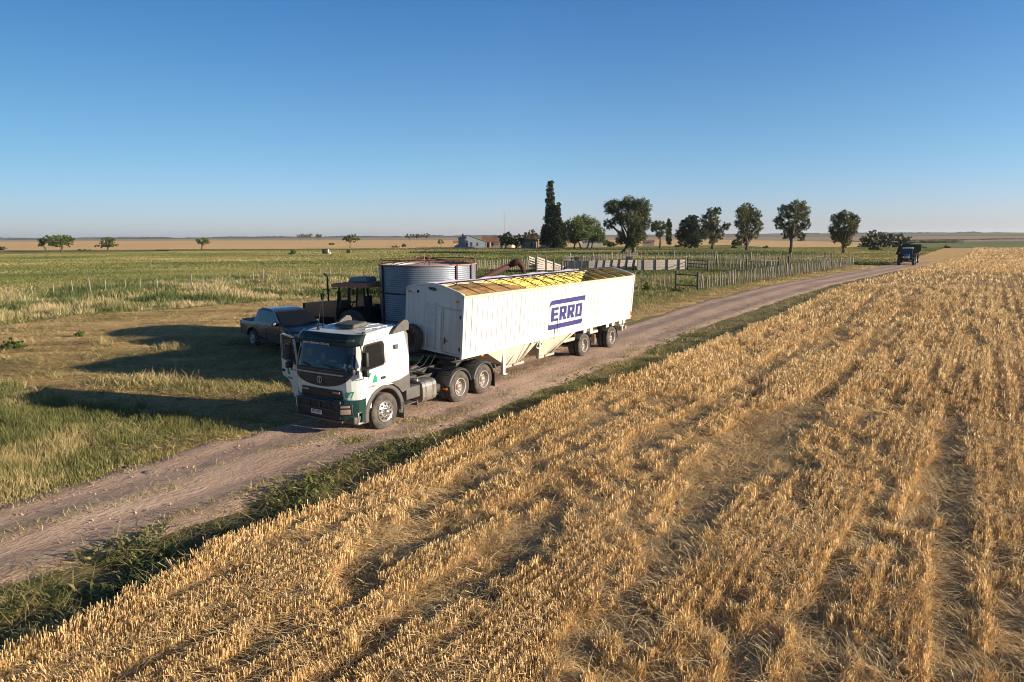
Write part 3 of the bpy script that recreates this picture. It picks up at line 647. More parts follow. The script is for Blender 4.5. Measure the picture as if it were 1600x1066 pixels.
g = G(); g.box((1.255, -.12, .455), (.05, 1.9, .06), .015); g.box((1.0, .98, .50), (.30, .36, .20), .04); g.box((1.0, -.98, .50), (.30, .36, .20), .04); g.build('bumper_lip', P_GREY, TRK)
for s in (1, -1):
    e = empty('headlight', (1.205, s*.93, .80)); e.parent = TRK
    R_ = Matrix.Rotation(s*rad(38), 3, 'Z')
    g = G(); g.box((-.005, 0, 0), (.10, .36, .32), .03, R=R_); g.build('lamp_housing', P_INK, e)
    g = G(); g.box((.05, s*.01, -.05), (.06, .28, .14), .03, R=R_); g.box((.052, s*.01, .09), (.05, .25, .06), .02, R=R_); g.build('lens', P_LAMP, e)
g = G(); g.box((1.338, -.08, .66), (.012, .42, .125), .006); pl = g.build('number_plate', P_PLATE, TRK)
text('plate_letters', 'ATP 1077', .115, basis((1.347, -.08, .66), (0, 1, 0), (0, 0, 1)), P_INK, pl, bold=.001, xs=.74)
c = front(.98, 1.245, .006); c2 = front(1.08, 1.245, .006); c0 = front(.84, 1.245, .006)
for ch, yy in (('6', .95), ('7', 1.075)):
    a = Vector(front(yy-.03, 1.20, .05)); b_ = Vector(front(yy+.03, 1.20, .05)); 
    text('unit_number', ch, .23, basis((a+b_)/2, b_-a, (0, 0, 1)), P_LOGO, TRK, bold=.008)
P_VIS = mat('visor_dark_green', (.004, .013, .014), .35, col2=(.02, .03, .03), vs_=3)
# sun visor
vz = [(1.14, 2.50), (1.17, 2.60), (1.10, 2.72), (.98, 2.80), (.90, 2.80), (.98, 2.66), (1.04, 2.50)]
g = G(); g.extr(vz, lambda x, z: HW-.01, KS, lambda k, x, z: -.26*max(0, (abs(k)-.65)/.35)**2-.04*abs(k)); V = g.build('sun_visor', P_VIS, TRK, bevel=.01)
text('visor_lettering', 'www.alamos.com.uy', .125, basis((1.172, -.15, 2.545), (0, 1, 0), (.287, 0, .958)), P_PLATE, V, bold=.002)
g = G(); g.tube([(1.155-.26*max(0, (abs(y_)/1.18-.65)/.35)**2-.04*abs(y_)/1.18, y_, 2.655) for y_ in np.linspace(-1.1, 1.1, 15)], .008, 5); g.build('visor_stripe', mat('visor_stripe', (.03, .14, .11), .4), V)
for (y_, z_, w_, h_, mt_, nm_) in ((-.50, 2.25, .13, .11, mat('yellow_green_patch', (.42, .40, .05), .6), 'yellow_screen_patch'), (.05, 2.18, .07, .10, P_PLATE, 'pale_screen_patch'), (-.12, 2.02, .06, .05, P_PLATE, 'pale_screen_patch'), (.42, 2.08, .16, .03, P_PLATE, 'pale_screen_patch'), (.85, 1.98, .20, .06, P_SILVER, 'pale_screen_patch')):  # painted patches inside the glass imitating reflections, a cap and papers
    g = G(); vv = [front(y_+w_*math.cos(t), z_+h_*math.sin(t), .0095) for t in np.linspace(0, 2*math.pi, 14, endpoint=False)]; g.mesh(vv, [tuple(range(14))]); g.build(nm_, mt_, TRK)
# wipers
for y0, y1 in ((-.75, -.35), (.1, .75)):
    g = G(); a = front(y0, 1.97, .05); b_ = front(y1, 1.88, .05); m_ = front((y0+y1)/2, 1.86, .05); g.tube([a, b_], .011, 5); g.tube([m_, ((a[0]+b_[0])/2, (a[1]+b_[1])/2, (a[2]+b_[2])/2)], .012, 5); g.build('wiper', P_INK, TRK)
# near-side door: window, seams, handle, sticker, sleeper details
def side(poly, y, name, mt, parent=TRK, th=.006):
    g = G(); g.prism(poly, y, y+th); return g.build(name, mt, parent)
YS = HW+.001
def doorparts(sgn, parent, M=None):
    pass
g = G()
WIN = [(.83, 1.80), (.86, 1.86), (.70, 2.45), (.62, 2.50), (.04, 2.53), (-.02, 2.50), (-.05, 2.44), (-.05, 1.92), (0, 1.87)]
def sidepoly(g, pts, d0, d1, s=1):
    n = len(pts); vv = [(x, s*(cabW(x, z)+d0), z) for x, z in pts]+[(x, s*(cabW(x, z)+d1), z) for x, z in pts]
    g.mesh(vv, [tuple(range(n))[::-1], tuple(range(n, 2*n))]+[(i, (i+1) % n, n+(i+1) % n, n+i) for i in range(n)])
def ringline(g, pts, wd, d0, d1, s=1, closed=True):
    n = len(pts)
    for i in range(n if closed else n-1):
        a, b_ = pts[i], pts[(i+1) % n]; dx, dz = b_[0]-a[0], b_[1]-a[1]; L = math.hypot(dx, dz); nx, nz = -dz/L*wd/2, dx/L*wd/2
        sidepoly(g, [(a[0]-nx, a[1]-nz), (b_[0]-nx, b_[1]-nz), (b_[0]+nx, b_[1]+nz), (a[0]+nx, a[1]+nz)], d0, d1, s)
DOOR = [(.90, .80), (.93, 1.80), (.76, 2.56), (.0, 2.60), (-.12, 2.55), (-.13, 1.42), (-.05, 1.33), (.25, 1.30), (.45, 1.18), (.58, 1.0), (.64, .80)]
D = empty('door', (0, 0, 0)); D.parent = TRK
g = G(); ringline(g, DOOR, .012, -.002, .003); g.build('door_seam', P_GREY, D)
g = G(); sidepoly(g, WIN, .002, .008); g.build('window', GL_SIDE, D)
g = G(); ringline(g, WIN, .035, .002, .012); g.build('window_frame', P_INK, D)
g = G(); g.box((.02, HW+.01, 1.50), (.18, .03, .075), .012); g.build('door_handle', P_INK, D)
def sticker(parent, s, x0, M=None):
    pts = {'a': [(.62, 1.70), (.30, 1.70), (.30, 1.66), (.62, 1.45)], 'b': [(.44, 1.42), (.28, 1.42), (.28, 1.50), (.30, 1.57), (.335, 1.64), (.38, 1.57)]}
g = G(); M_ = Matrix.Translation((0, 0, 0))
LOGOA = [(.60, 1.72), (.46, 1.72), (.60, 1.55)]; LOGOB = [(.455, 1.42), (.27, 1.42), (.27, 1.56), (.33, 1.66), (.39, 1.56)]; LOGOC = [(.46, 1.715), (.42, 1.715), (.60, 1.50), (.60, 1.54)]
LOGOF = [(.61, 1.38), (.61, 1.73), (.26, 1.73), (.26, 1.38)]
g.mi = 0; sidepoly(g, LOGOA, .002, .005); sidepoly(g, LOGOB, .002, .005); g.mi = 1; ringline(g, LOGOF, .008, .002, .0045); g.build('company_sticker', [P_LOGO, P_PALEGREEN], D)
text('sticker_letters', 'ALAMOS', .082, basis((.45, HW+.004, 1.33), (-1, 0, 0), (0, 0, 1)), P_RED, D, bold=.001)
g = G(); sidepoly(g, [(-.52, 2.22), (-.64, 2.22), (-.64, 2.36), (-.52, 2.36)], .002, .006); g.build('side_sticker', P_GREY, TRK)
# the far door, swung open about its front edge: built shut, then turned
th = rad(74)
DM = Matrix.Translation((.95, -HW-.02, 0)) @ Matrix.Rotation(th, 4, 'Z') @ Matrix.Translation((-.95, HW+.02, 0))
OD = empty('open_door', (0, 0, 0)); OD.parent = TRK
def frame_poly(g, outer, inner, y0, y1):
    """flat ring between two outlines resampled to the same count"""
    def res(pl, n=56):
        P_ = np.array(pl+[pl[0]], float); L = np.r_[0, np.cumsum(np.hypot(*np.diff(P_, axis=0).T))]; return np.stack([np.interp(np.linspace(0, L[-1], n, endpoint=False), L, P_[:, k]) for k in (0, 1)], 1)
    c = np.mean(inner, 0)
    def ray(pl, a):
        best = None; dx, dz = math.cos(a), math.sin(a)
        for i in range(len(pl)):
            x1, z1 = pl[i][0]-c[0], pl[i][1]-c[1]; x2, z2 = pl[(i+1) % len(pl)][0]-c[0], pl[(i+1) % len(pl)][1]-c[1]
            den = dx*(z2-z1)-dz*(x2-x1)
            if abs(den) < 1e-9: continue
            t = (x1*(z2-z1)-z1*(x2-x1))/den; u = (x1*dz-z1*dx)/den
            if t > 0 and -1e-6 <= u <= 1+1e-6 and (best is None or t > best): best = t
        return (c[0]+dx*best, c[1]+dz*best)
    n = 72; A = [ray(outer, 2*math.pi*k/n) for k in range(n)]; B = [ray(inner, 2*math.pi*k/n) for k in range(n)]
    vv = [(x, y0, z) for x, z in A]+[(x, y0, z) for x, z in B]+[(x, y1, z) for x, z in A]+[(x, y1, z) for x, z in B]
    fs = []
    for i in range(n):
        j = (i+1) % n; fs += [(i, j, n+j, n+i), (2*n+i, 3*n+i, 3*n+j, 2*n+j), (i, 2*n+i, 2*n+j, j), (n+i, n+j, 3*n+j, 3*n+i)]
    g.mesh(vv, fs)
UP = [(x, z) for x, z in DOOR if z > 1.7]; UPPER = [(.93, 1.74)]+[(.93, 1.80), (.76, 2.58), (.0, 2.60), (-.12, 2.55), (-.12, 1.74)]
LOWER = [(.93, 1.742), (.90, .80), (.64, .80), (.58, 1.0), (.45, 1.18), (.25, 1.30), (-.05, 1.33), (-.13, 1.42), (-.122, 1.742)]
g = G(DM); frame_poly(g, UPPER, WIN, -HW-.02, -HW+.03); g.prism(LOWER, -HW-.02, -HW+.05); g.build('door_panel', P_WHITE, OD)
g = G(DM); g.prism(WIN, -HW+.0, -HW+.006); g.build('window', GL_CLEAR, OD)
g = G(DM); frame_poly(g, [(x+(.03 if x > .4 else -.03), z+(.03 if z > 2.2 else -.03)) for x, z in WIN], WIN, -HW-.028, -HW-.021); g.build('window_frame', P_INK, OD)
g = G(DM); g.box((.0, -HW-.03, 1.50), (.18, .03, .075), .012); g.build('door_handle', P_INK, OD)
g = G(DM); g.prism(LOGOA, -HW-.024, -HW-.021); g.prism(LOGOB, -HW-.024, -HW-.021); g.build('company_sticker', P_LOGO, OD)
text('sticker_letters', 'ALAMOS', .082, DM @ basis((.45, -HW-.023, 1.33), (1, 0, 0), (0, 0, 1)), P_INK, OD)
g = G(); sidepoly(g, [(x*.98, z) for x, z in DOOR], .002, .010, -1); g.build('dark_door_sheet', P_DARK, TRK)  # dark sheet on the closed cab side, standing in for the unlit interior
# mirrors
def mirror(M, par, s):
    e = empty('mirror', (0, 0, 0)); e.parent = par
    g = G(M); g.tube([(1.0, s*1.15, 2.52), (1.12, s*1.30, 2.55), (1.14, s*1.36, 2.4), (1.12, s*1.36, 1.66), (1.02, s*1.18, 1.60)], .016, 6)
    g.build('mirror_arm', P_INK, e)
    g = G(M); g.box((1.06, s*1.40, 2.17), (.10, .20, .40), .03); g.box((1.06, s*1.40, 1.80), (.10, .20, .19), .03); g.build('mirror_housing', P_BLACK, e)
    g = G(M); g.box((1.20, s*1.10, 1.83), (.18, .13, .17), .04); g.build('kerb_mirror', P_BLACK, e)
mirror(Matrix.Translation((-.14, .02, 0)), TRK, 1)
mirror(Matrix.Translation((-.20, 0, 0)) @ DM @ Matrix.Translation((-.14, -.02, 0)) if False else DM @ Matrix.Translation((-.22, .0, 0)), OD, -1)
# wheel arch trims, steps, deflectors
for s in (1, -1):
    g = G(); outer = [(.80*math.cos(rad(a)), .48+.80*math.sin(rad(a))) for a in range(-8, 196, 8)]; inner = [(.665*math.cos(rad(a)), .48+.70*math.sin(rad(a))) for a in range(-8, 196, 8)]
    vv = []; n = len(outer); y0, y1 = s*.75, s*(HW+.03)
    for pl in (outer, inner):
        for y_ in (y0, y1): vv += [(x, y_, z) for x, z in pl]
    fs = []
    for i in range(n-1): fs += [(i, i+1, n+i+1, n+i), (2*n+i, 3*n+i, 3*n+i+1, 2*n+i+1), (n+i, n+i+1, 3*n+i+1, 3*n+i)]
    g.mesh(vv, fs, True); g.box((-.745, s*1.0, .40), (.03, .50, .50), .01)
    g.prism([(-.60, 1.10), (-.76, .92), (-1.10, .98), (-1.105, 1.42), (-.70, 1.32), (-.3, 1.30)], s*(HW-.4), s*(HW+.012)); g.build('wheel_arch', P_GREY, TRK)
    g = G(); g.box((.84, s*1.05, .70), (.34, .26, .05), .015); g.box((.86, s*1.06, .40), (.38, .28, .06), .015); g.box((1.0, s*1.07, .55), (.06, .24, .34), .02); g.build('step', P_ALU, TRK)
    g = G(); g.prism([(-.42, 2.66), (-1.14, 2.70), (-1.16, 2.90), (-1.10, 3.0), (-.95, 3.02), (-.70, 2.90), (-.5, 2.76)], s*(HW-.10), s*(HW+.0)); g.build('roof_deflector', P_GREY, TRK, bevel=.02)
g = G(); g.tube([(.15, -.95, 2.84), (.12, -.95, 3.75)], .012, 5); g.cyl((.15, -.95, 2.83), (.15, -.95, 2.90), .035, 8); g.build('antenna', P_INK, TRK)
g = G(); g.tube([(.55, -.72, 2.80), (.35, -.80, 3.5)], .010, 5); g.cyl((.55, -.72, 2.79), (.54, -.72, 2.87), .045, 8); g.build('antenna', P_INK, TRK)
g = G(); g.cyl((.50, .98, 2.79), (.50, .98, 2.83), .04, 8); g.build('marker_lamp', P_INK, TRK)
# chassis
g = G()
for y_ in (-.40, .40): g.box((-2.6, y_, .86), (6.4, .075, .26), .008)
for x_ in (-1.3, -2.2, -3.0, -3.9, -4.6, -5.7): g.box((x_, 0, .86), (.12, .80, .20), .01)
g.box((-5.85, 0, .80), (.08, 2.2, .14), .01); g.build('chassis_frame', P_STEEL, TRK)
g = G(); g.lathe([(.10, 0), (.42, 0), (.44, .03), (.44, .06), (.40, .08), (.10, .08)], o=(-4.75, 0, 1.10), n=28, closed=True); g.box((-4.75, 0, 1.04), (.7, .9, .12), .02); g.box((-5.3, 0, 1.06), (.5, .7, .05), .02); g.build('fifth_wheel', P_STEEL, TRK)
g = G(); g.prism([(-1.15, 1.0), (-1.15, 1.5), (-1.22, 1.5), (-1.3, 1.0)], -.9, .9); g.box((-1.6, 0, 1.02), (.8, 1.5, .04), .01); g.cyl((-1.25, -.55, 1.0), (-1.25, -.55, 2.5), .07, 10); g.build('catwalk', P_STEEL, TRK)
g = G()
for k, y_ in enumerate((-.18, 0, .18)):
    g.tube([(-1.2, y_, 1.6), (-1.7, y_*1.6, 1.15+.1*k), (-2.6, y_*2, 1.12), (-3.3, y_*1.5-.1, 1.16), (-4.1, y_*1.2-.4, 1.42)], .02, 6)
g.build('air_hose', P_INK, TRK)
g = G(); g.box((-1.28, .92, .80), (.62, .50, .36), .03); g.build('battery_box', P_GREY, TRK)
g = G(); g.box((-1.2, 1.0, .50), (.46, .36, .03), .01); g.box((-1.42, 1.02, .46), (.03, .36, .18), .01); g.box((-1.2, .8, .42), (.3, .3, .10), .03); g.build('side_step', P_GREY, TRK)
g = G(); tp = [(.30*math.copysign(abs(math.cos(a))**.5, math.cos(a)), .33*math.copysign(abs(math.sin(a))**.5, math.sin(a))) for a in np.linspace(0, 2*math.pi, 28, endpoint=False)]
for s in (1, -1):
    g = G(); g.prism([(s*.92+y_, .72+z_) for y_, z_ in tp], -1.66, -2.32, 'x'); g.build('fuel_tank', P_ALU, TRK, bevel=.02)
for s in (1, -1):
    for x_ in (-1.82, -2.16):
        g = G(); g.prism([(s*.92+y_*1.04, .72+z_*1.04) for y_, z_ in tp], x_-.03, x_+.03, 'x'); g.build('tank_strap', P_CHROME, TRK)
g = G(); g.cyl((-1.72, .92, 1.03), (-1.72, .92, 1.10), .07, 12); g.build('fuel_cap', P_CHROME, TRK)
g = G(); g.box((-2.0, .25, 1.02), (.5, .5, .16), .03); g.cyl((-2.5, -.1, .7), (-2.5, -.1, 1.15), .16, 14); g.cyl((-2.75, .55, .62), (-2.75, .95, .62), .13, 12); g.build('air_tank', P_STEEL, TRK)
# axles and rear mudguards
g = G()
g.cyl((0, -1.0, .52), (0, 1.0, .52), .07, 10); g.build('front_axle', P_STEEL, TRK); g = G()
for x_, r_ in ((-3.557, .09), (-4.93, .09)): g.cyl((x_, -1.0, .52), (x_, 1.0, .52), r_, 10)
for x_ in (-3.557, -4.93): g.cyl((x_, -.28, .52), (x_, .28, .52), .24, 16)
g.box((-4.24, .42, .52), (1.5, .1, .10), .02); g.box((-4.24, -.42, .52), (1.5, .1, .10), .02); g.build('axle', P_STEEL, TRK)
for s in (1, -1):
    wheel(TRK, 0, s*1.235, s, R=.525, W=.31, dish=.0, rim=P_CHROME)
    for x_ in (-3.557, -4.93):
        wheel(TRK, x_, s*1.235, s, R=.52, W=.275, dual=True)
        g = G(); ro = .63; A = range(12, 169, 6) if x_ > -4 else range(12, 169, 6)
        vv = []; fs = []
        for a in A:
            c_, q_ = math.cos(rad(a)), math.sin(rad(a))
            for (r_, y_) in ((ro, s*.62), (ro, s*1.22), (ro-.06, s*1.25), (ro-.08, s*1.25), (ro-.03, s*.62)): vv.append((x_+r_*c_*1.04, y_, .52+r_*q_))
        n = len(A)
        for i in range(n-1):
            for j in range(4): fs.append((i*5+j, i*5+j+1, (i+1)*5+j+1, (i+1)*5+j))
        g.mesh(vv, fs, True)
        for a in range(45, 136, 7): g.box((x_+(ro+.004)*math.cos(rad(a))*1.04, s*.9, .52+(ro+.004)*math.sin(rad(a))), (.02, .52, .02), R=Matrix.Rotation(rad(90-a), 3, 'Y'))
        g.build('mudguard', P_BLACK, TRK)
    g = G(); g.box((-5.60, s*.95, .42), (.02, .56, .55), .005); g.build('mud_flap', P_INK, TRK)
g = G(); g.box((-2.93, 1.08, .56), (.03, .16, .07), .01); g.build('marker_lamp', P_ORANGE, TRK)
# ================================================================= the grain trailer
P_SEAM = mat('dark_seam', (.26, .24, .21), .8, col2=(.16, .13, .10), vs_=3)  # groove faces coloured darker so the ribs show
TRL = empty('grain_trailer', (-2.7979, 22.825, 0), rad(235.17), 'long white ribbed open-top grain trailer with blue ERRO lettering', 'trailer')
LEAN = .0784
LM = Matrix.Translation((0, 0, 1)) @ Matrix.Rotation(-LEAN, 4, 'X') @ Matrix.Translation((0, 0, -1))
TL, HB, HT, TW = 13.40, 1.40, 3.52, 1.30
def wallprof(L, per=.29, d=.03, x0=0.0):
    """trapezoid corrugation (x, out) along a wall"""
    pts = [(x0, 0)]; n = int(L/per); per = L/n
    for k in range(n):
        a = x0-k*per; pts += [(a-per*.44, 0), (a-per*.46, -d), (a-per*.50, -d), (a-per*.52, 0)]
    pts.append((x0-L, 0)); return pts
for s in (1, -1):
    g = G(LM); pr = wallprof(TL-.08, x0=-.04); n = len(pr); vv = []
    for z_ in (HB+.12, HT-.10):
        vv += [(x, s*(TW-.012+o_), z_) for x, o_ in pr]
    vv += [(x, s*(TW-.07), HB+.12) for x, o_ in pr]+[(x, s*(TW-.07), HT-.10) for x, o_ in pr]
    fs = []
    for i in range(n-1): fs += [(i, i+1, n+i+1, n+i), (2*n+i, 3*n+i, 3*n+i+1, 2*n+i+1)]
    fl = g.mesh(vv, fs)
    for i in range(n-1):
        if pr[i][1] < -.02 or pr[i+1][1] < -.02: fl[2*i].material_index = 1
    W_ = g.build('side_wall', [P_TRWHITE, P_SEAM], TRL)
    g = G(LM); g.box((-TL/2, s*(TW-.03), HT-.045), (TL+.02, .11, .11), .015); g.build('top_rail', P_CREAM, TRL)
    g = G(LM); g.box((-TL/2, s*(TW-.035), HB+.05), (TL+.02, .10, .16), .012)
    if s == 1:
        for x_ in (-8.15, -8.75, -10.35, -10.95, -11.75, -12.15): g.box((x_-.6, TW-.05, HB-.10), (.26, .03, .22), .01)
    g.build('bottom_rail', P_TRWHITE, TRL)
    for x_ in (-.045, -TL+.045):
        g = G(LM); g.box((x_, s*(TW-.035), (HB+HT)/2), (.10, .105, HT-HB-.10), .012); g.build('corner_post', P_TRWHITE, TRL)
    g = G(LM); g.box((-TL/2, s*(TW-.085), (HB+HT)/2+.3), (TL-.2, .012, HT-HB-.75)); g.build('yellow_lining', P_YELLOW, TRL)
def endpoly(y0, y1, z0, dz=0, n=12):
    top = [(y, HT+.02+.24*(1-abs(y/TW)**1.35)+dz) for y in np.linspace(y1, y0, n)]
    return [(y0, z0), (y1, z0)]+top
for x0, nm in ((-.03, 'front_wall'), (-TL+.06, 'rear_wall')):
    g = G(LM); g.prism([(y, z) for y, z in endpoly(-TW+.08, TW-.08, HB+.02)], x0, x0-.035, 'x'); 
    if nm == 'front_wall':
        for y_ in (-1.0, -.72, -.45): g.box((x0+.008, y_, 2.55), (.02, .028, 1.8), .004)
        for y_ in (.72, .98): g.box((x0+.008, y_, 2.2), (.02, .025, 1.45), .004)
    g.build(nm, P_TRWHITE, TRL)
    g = G(LM); vv = [(y, HT+.02+.24*(1-abs(y/TW)**1.35)) for y in np.linspace(-TW+.02, TW-.02, 14)]
    g.tube([(x0-.01, y, z) for y, z in vv], .04, 6); g.build('end_arch', P_TRWHITE, TRL)
g = G(LM); g.prism([(y, z) for y, z in endpoly(-TW+.10, TW-.10, HB+.35, -.03)], -TL+.15, -TL+.16, 'x'); g.build('yellow_lining', P_YELLOW, TRL)
# front wall fittings
g = G(LM); XF = .0
ringy = [(.42, 1.50), (.42, 3.02), (1.21, 3.02), (1.21, 1.50)]
for i in range(4):
    a, b_ = ringy[i], ringy[(i+1) % 4]; g.box((XF-.012, (a[0]+b_[0])/2, (a[1]+b_[1])/2), (.03, abs(a[0]-b_[0])+.022, abs(a[1]-b_[1])+.022))
g.build('door_frame', P_CREAM, TRL)
g = G(LM); g.box((XF-.02, .815, 2.26), (.02, .74, 1.46), .004); DR = g.build('front_door', P_TRWHITE, TRL)
g = G(LM); g.box((XF+.01, .53, 1.9), (.02, .04, .22), .005); g.box((XF+.01, .60, 1.9), (.02, .14, .03), .005)
g.build('door_latch', P_STEEL, DR)
for z_ in (1.7, 2.8):
    g = G(LM); g.box((XF+.012, 1.19, z_), (.02, .06, .12), .004); g.build('hinge', P_STEEL, DR)
g = G(LM)
for y_ in (-.24, .10): g.tube([(XF-.02, y_, 1.55), (XF+.10, y_, 1.55), (XF+.10, y_, 3.12), (XF-.02, y_, 3.12)], .017, 6)
for k in range(6): g.cyl((XF+.10, -.24, 1.62+k*.28), (XF+.10, .10, 1.62+k*.28), .013, 6)
g.build('ladder', P_TRWHITE, TRL)
g = G(LM); g.box((XF+.01, .26, 2.3), (.07, .16, 1.5), .01); g.build('front_channel', P_TRWHITE, TRL)
for y_, z_ in ((-1.12, 3.40), (1.02, 3.30)):
    g = G(LM); g.box((XF-.0, y_, z_), (.05, .10, .07), .015); g.build('marker_lamp', P_ORANGE, TRL)
g = G(LM); g.cyl((XF-.02, -.75, 3.44), (XF+.02, -.75, 3.44), .045, 12); g.build('breather_hole', P_INK, TRL)
text('trailer_number', '980', .16, LM @ basis((XF+.002, -.10, 3.60), (0, 1, 0), (0, 0, 1)), P_INK, TRL, bold=.004, xs=1.5)
g = G(); g.box((-.35, 0, HB-.12), (.9, 2.3, .10), .02); g.box((.05, -.75, 1.25), (.5, .9, .05), .01); g.build('front_bolster', P_STEEL, TRL)
wheel(TRL, .30, -.70, 1, R=.01, W=.01) if False else None
SW = empty('spare_wheel', (.33, -.78, 1.86)); SW.parent = TRL; SW.rotation_euler = (0, 0, rad(-90))
for ch in [wheel(SW, 0, 0, 1, R=.50, W=.27, rim=P_RUSTRIM, dish=.08, z=0, name='spare')]:
    for c_ in list(ch.children): c_.parent = SW
    bpy.data.objects.remove(ch)
# ERRO lettering on the near wall, 4 mm proud; u to the rear, v up
def decal(name, polys, mt):
    g = G(LM)
    for pl in polys: g.prism([(-u, z) for u, z in pl], TW-.009, TW-.004)
    return g.build(name, mt, TRL)
U0 = 5.52; sx = 2.72/2.72
def UV(pl, u0, w_, z0, h_): return [(u0+a*w_, z0+b_*h_) for a, b_ in pl]
LZ, LH = 2.03, .57
E_ = [[(0, .0), (.95, 0), (1, .05), (1, .2), (.42, .2), (.42, .4), (.9, .4), (.95, .45), (.95, .57), (.9, .61), (.42, .61), (.42, .80), (1, .80), (1, .95), (.95, 1), (0, 1)]]
A_ = [[(0, 0), (.34, 0), (.34, .30), (.62, .30), (.66, 0), (1, 0), (1, .88), (.88, 1), (.34, 1), (.34, .74), (.62, .74), (.62, .52), (.34, .52), (.34, .74), (.335, 1), (0, 1)]]
R_ = [[(0, 0), (.35, 0), (.35, .36), (.62, 0), (1, .0), (1, .1), (.76, .40), (1, .46), (1, .95), (.95, 1), (.35, 1), (.35, .80), (.64, .80), (.64, .58), (.35, .58), (.345, .80), (.345, 1), (0, 1)]]
O_ = [[(0, .05), (.05, 0), (.95, 0), (1, .05), (1, .95), (.95, 1), (.36, 1), (.36, .80), (.64, .80), (.64, .2), (.36, .2), (.36, .80), (.355, 1), (.05, 1), (0, .95)]]
lw = .56; gp = .665
decal('lettering', [UV(E_[0], U0+.16, lw, LZ, LH)], P_BLUE); decal('lettering', [UV(R_[0], U0+.16+gp, lw, LZ, LH)], P_BLUE)
decal('lettering', [UV(R_[0], U0+.16+2*gp, lw, LZ, LH)], P_BLUE); decal('lettering', [UV(O_[0], U0+.16+3*gp, lw, LZ, LH)], P_BLUE)
decal('logo_bar', [[(U0, 2.64), (U0+.03, 2.66), (U0+.14, 2.72), (U0+2.88, 2.72), (U0+2.92, 2.66), (U0+2.96, 2.66), (U0+2.93, 2.90), (U0+2.86, 2.92), (U0+.16, 2.90), (U0+.04, 2.84)]], P_BLUE)
decal('logo_bar', [[(U0-.02, 1.70), (U0+2.66, 1.70), (U0+2.80, 1.76), (U0+2.84, 1.93), (U0+2.80, 1.93), (U0+2.74, 1.90), (U0+.1, 1.90), (U0+.02, 1.93), (U0-.02, 1.93)]], P_BLUE)
# drain pipes on the wall beside the lettering
g = G(LM); g.cyl((-6.22, TW+.012, 1.36), (-6.22, TW+.012, 2.1), .012, 6); g.cyl((-6.0, TW+.012, 1.30), (-6.0, TW+.012, 1.72), .015, 6); g.build('drain_pipe', P_STEEL, TRL)
# arch bows and net ropes across the open top
def bow(x_, r=.014, n=11, skew=0): return [(x_+skew*y/TW, y, HT+.02+.22*(1-abs(y/TW)**1.35)) for y in np.linspace(-TW+.04, TW-.04, n)]
for x_ in np.arange(-.9, -TL+.4, -.95):
    g = G(LM); g.tube(bow(x_), .016, 5); g.build('roof_bow', P_CREAM if x_ < -9 else P_STEEL, TRL)
g = G(LM)
for y_ in (-.65, 0, .62): g.tube([(-.1, y_, HT+.02+.22*(1-abs(y_/TW)**1.35)), (-TL+.1, y_, HT+.02+.22*(1-abs(y_/TW)**1.35))], .009, 4)
g.build('ridge_wire', P_STEEL, TRL)
g = G(LM)
for k in range(9):
    x_ = -5.2-k*.85; g.tube(bow(x_, skew=.8), .013, 4); g.tube(bow(x_, skew=-.8), .013, 4)
g.build('net_rope', P_INK, TRL)
g = G(LM); pts = [(x_, -TW+.02+.03*math.sin(x_*3), HT+.06+.025*math.sin(x_*2.1)) for x_ in np.linspace(-.9, -12.2, 50)]
g.tube(pts, [.055+.02*math.sin(i*1.3) for i in range(50)], 8); g.build('rolled_tarp', P_TARP, TRL)
# hoppers under the body
def frustum(g, x0, x1, zt, bx0, bx1, zb, yt, yb):
    vv = [(x0, -yt, zt), (x1, -yt, zt), (x1, yt, zt), (x0, yt, zt), (bx0, -yb, zb), (bx1, -yb, zb), (bx1, yb, zb), (bx0, yb, zb)]
    g.mesh(vv, [(0, 1, 5, 4), (1, 2, 6, 5), (2, 3, 7, 6), (3, 0, 4, 7), (4, 5, 6, 7), (0, 3, 2, 1)])
for (x0, x1, bx0, bx1, nm) in ((-1.45, -5.0, -2.85, -3.75, 'hopper'), (-5.05, -8.15, -4.9-.25, -6.0, 'hopper')):
    g = G(LM); frustum(g, x0, x1, HB+.0, bx0, bx1, .66, TW-.08, TW-.14)
    for k in range(3):
        a = .25+.25*k; g.tube([(x1+(bx1-x1)*.05-(k-1)*.0+.45*k, TW-.075, HB-.02-.0*k), (bx1+.12*k, TW-.125, .68)], .022, 4)
    H_ = g.build(nm, P_HOPPER, TRL)
    g = G(LM); g.box(((bx0+bx1)/2-.05, TW-.12, .64), (abs(bx1-bx0)+.35, .14, .10), .02); g.cyl(((bx0+bx1)/2-.2, TW-.02, .66), ((bx0+bx1)/2+.15, TW-.02, .66), .045, 8)
    g.tube([(bx1+.05, TW-.05, .70), (x1+.6, TW-.02, HB-.05)], .025, 5); g.build('slide_gate', P_HOPPER, H_)
g = G(LM); g.box((-.9, 0, HB-.03), (1.0, 2.1, .05), .01); g.box((-2.2, 0, HB-.1), (2.8, .7, .16), .01); g.build('floor_frame', P_HOPPER, TRL)
for s in (1, -1):
    g = G(); g.box((-2.62, s*1.17, .82), (.13, .13, 1.06), .012); g.box((-2.62, s*1.17, .30), (.24, .24, .03), .005); g.tube([(-2.62, s*1.14, 1.15), (-2.15, s*1.05, 1.30)], .025, 5); g.tube([(-2.66, s*1.2, .45), (-3.9, s*1.2, 1.30)], .022, 5); g.build('landing_leg', P_TRWHITE, TRL)
for x_ in (-1.25, -4.75):
    g = G(); g.box((x_, 1.24, 1.24), (.14, .06, .10), .012); g.build('marker_lamp', P_ORANGE, TRL)
for (x_, z_) in ((-5.05, 1.08), (-12.7, 1.12)):
    g = G(); g.tube([(x_+.20*math.cos(t), 1.22+.03*math.sin(3*t), z_+.12*math.sin(t)-.02*t/6) for t in np.linspace(0, 12, 40)], .016, 6); g.build('hose_coil', P_PALEGREEN, TRL)
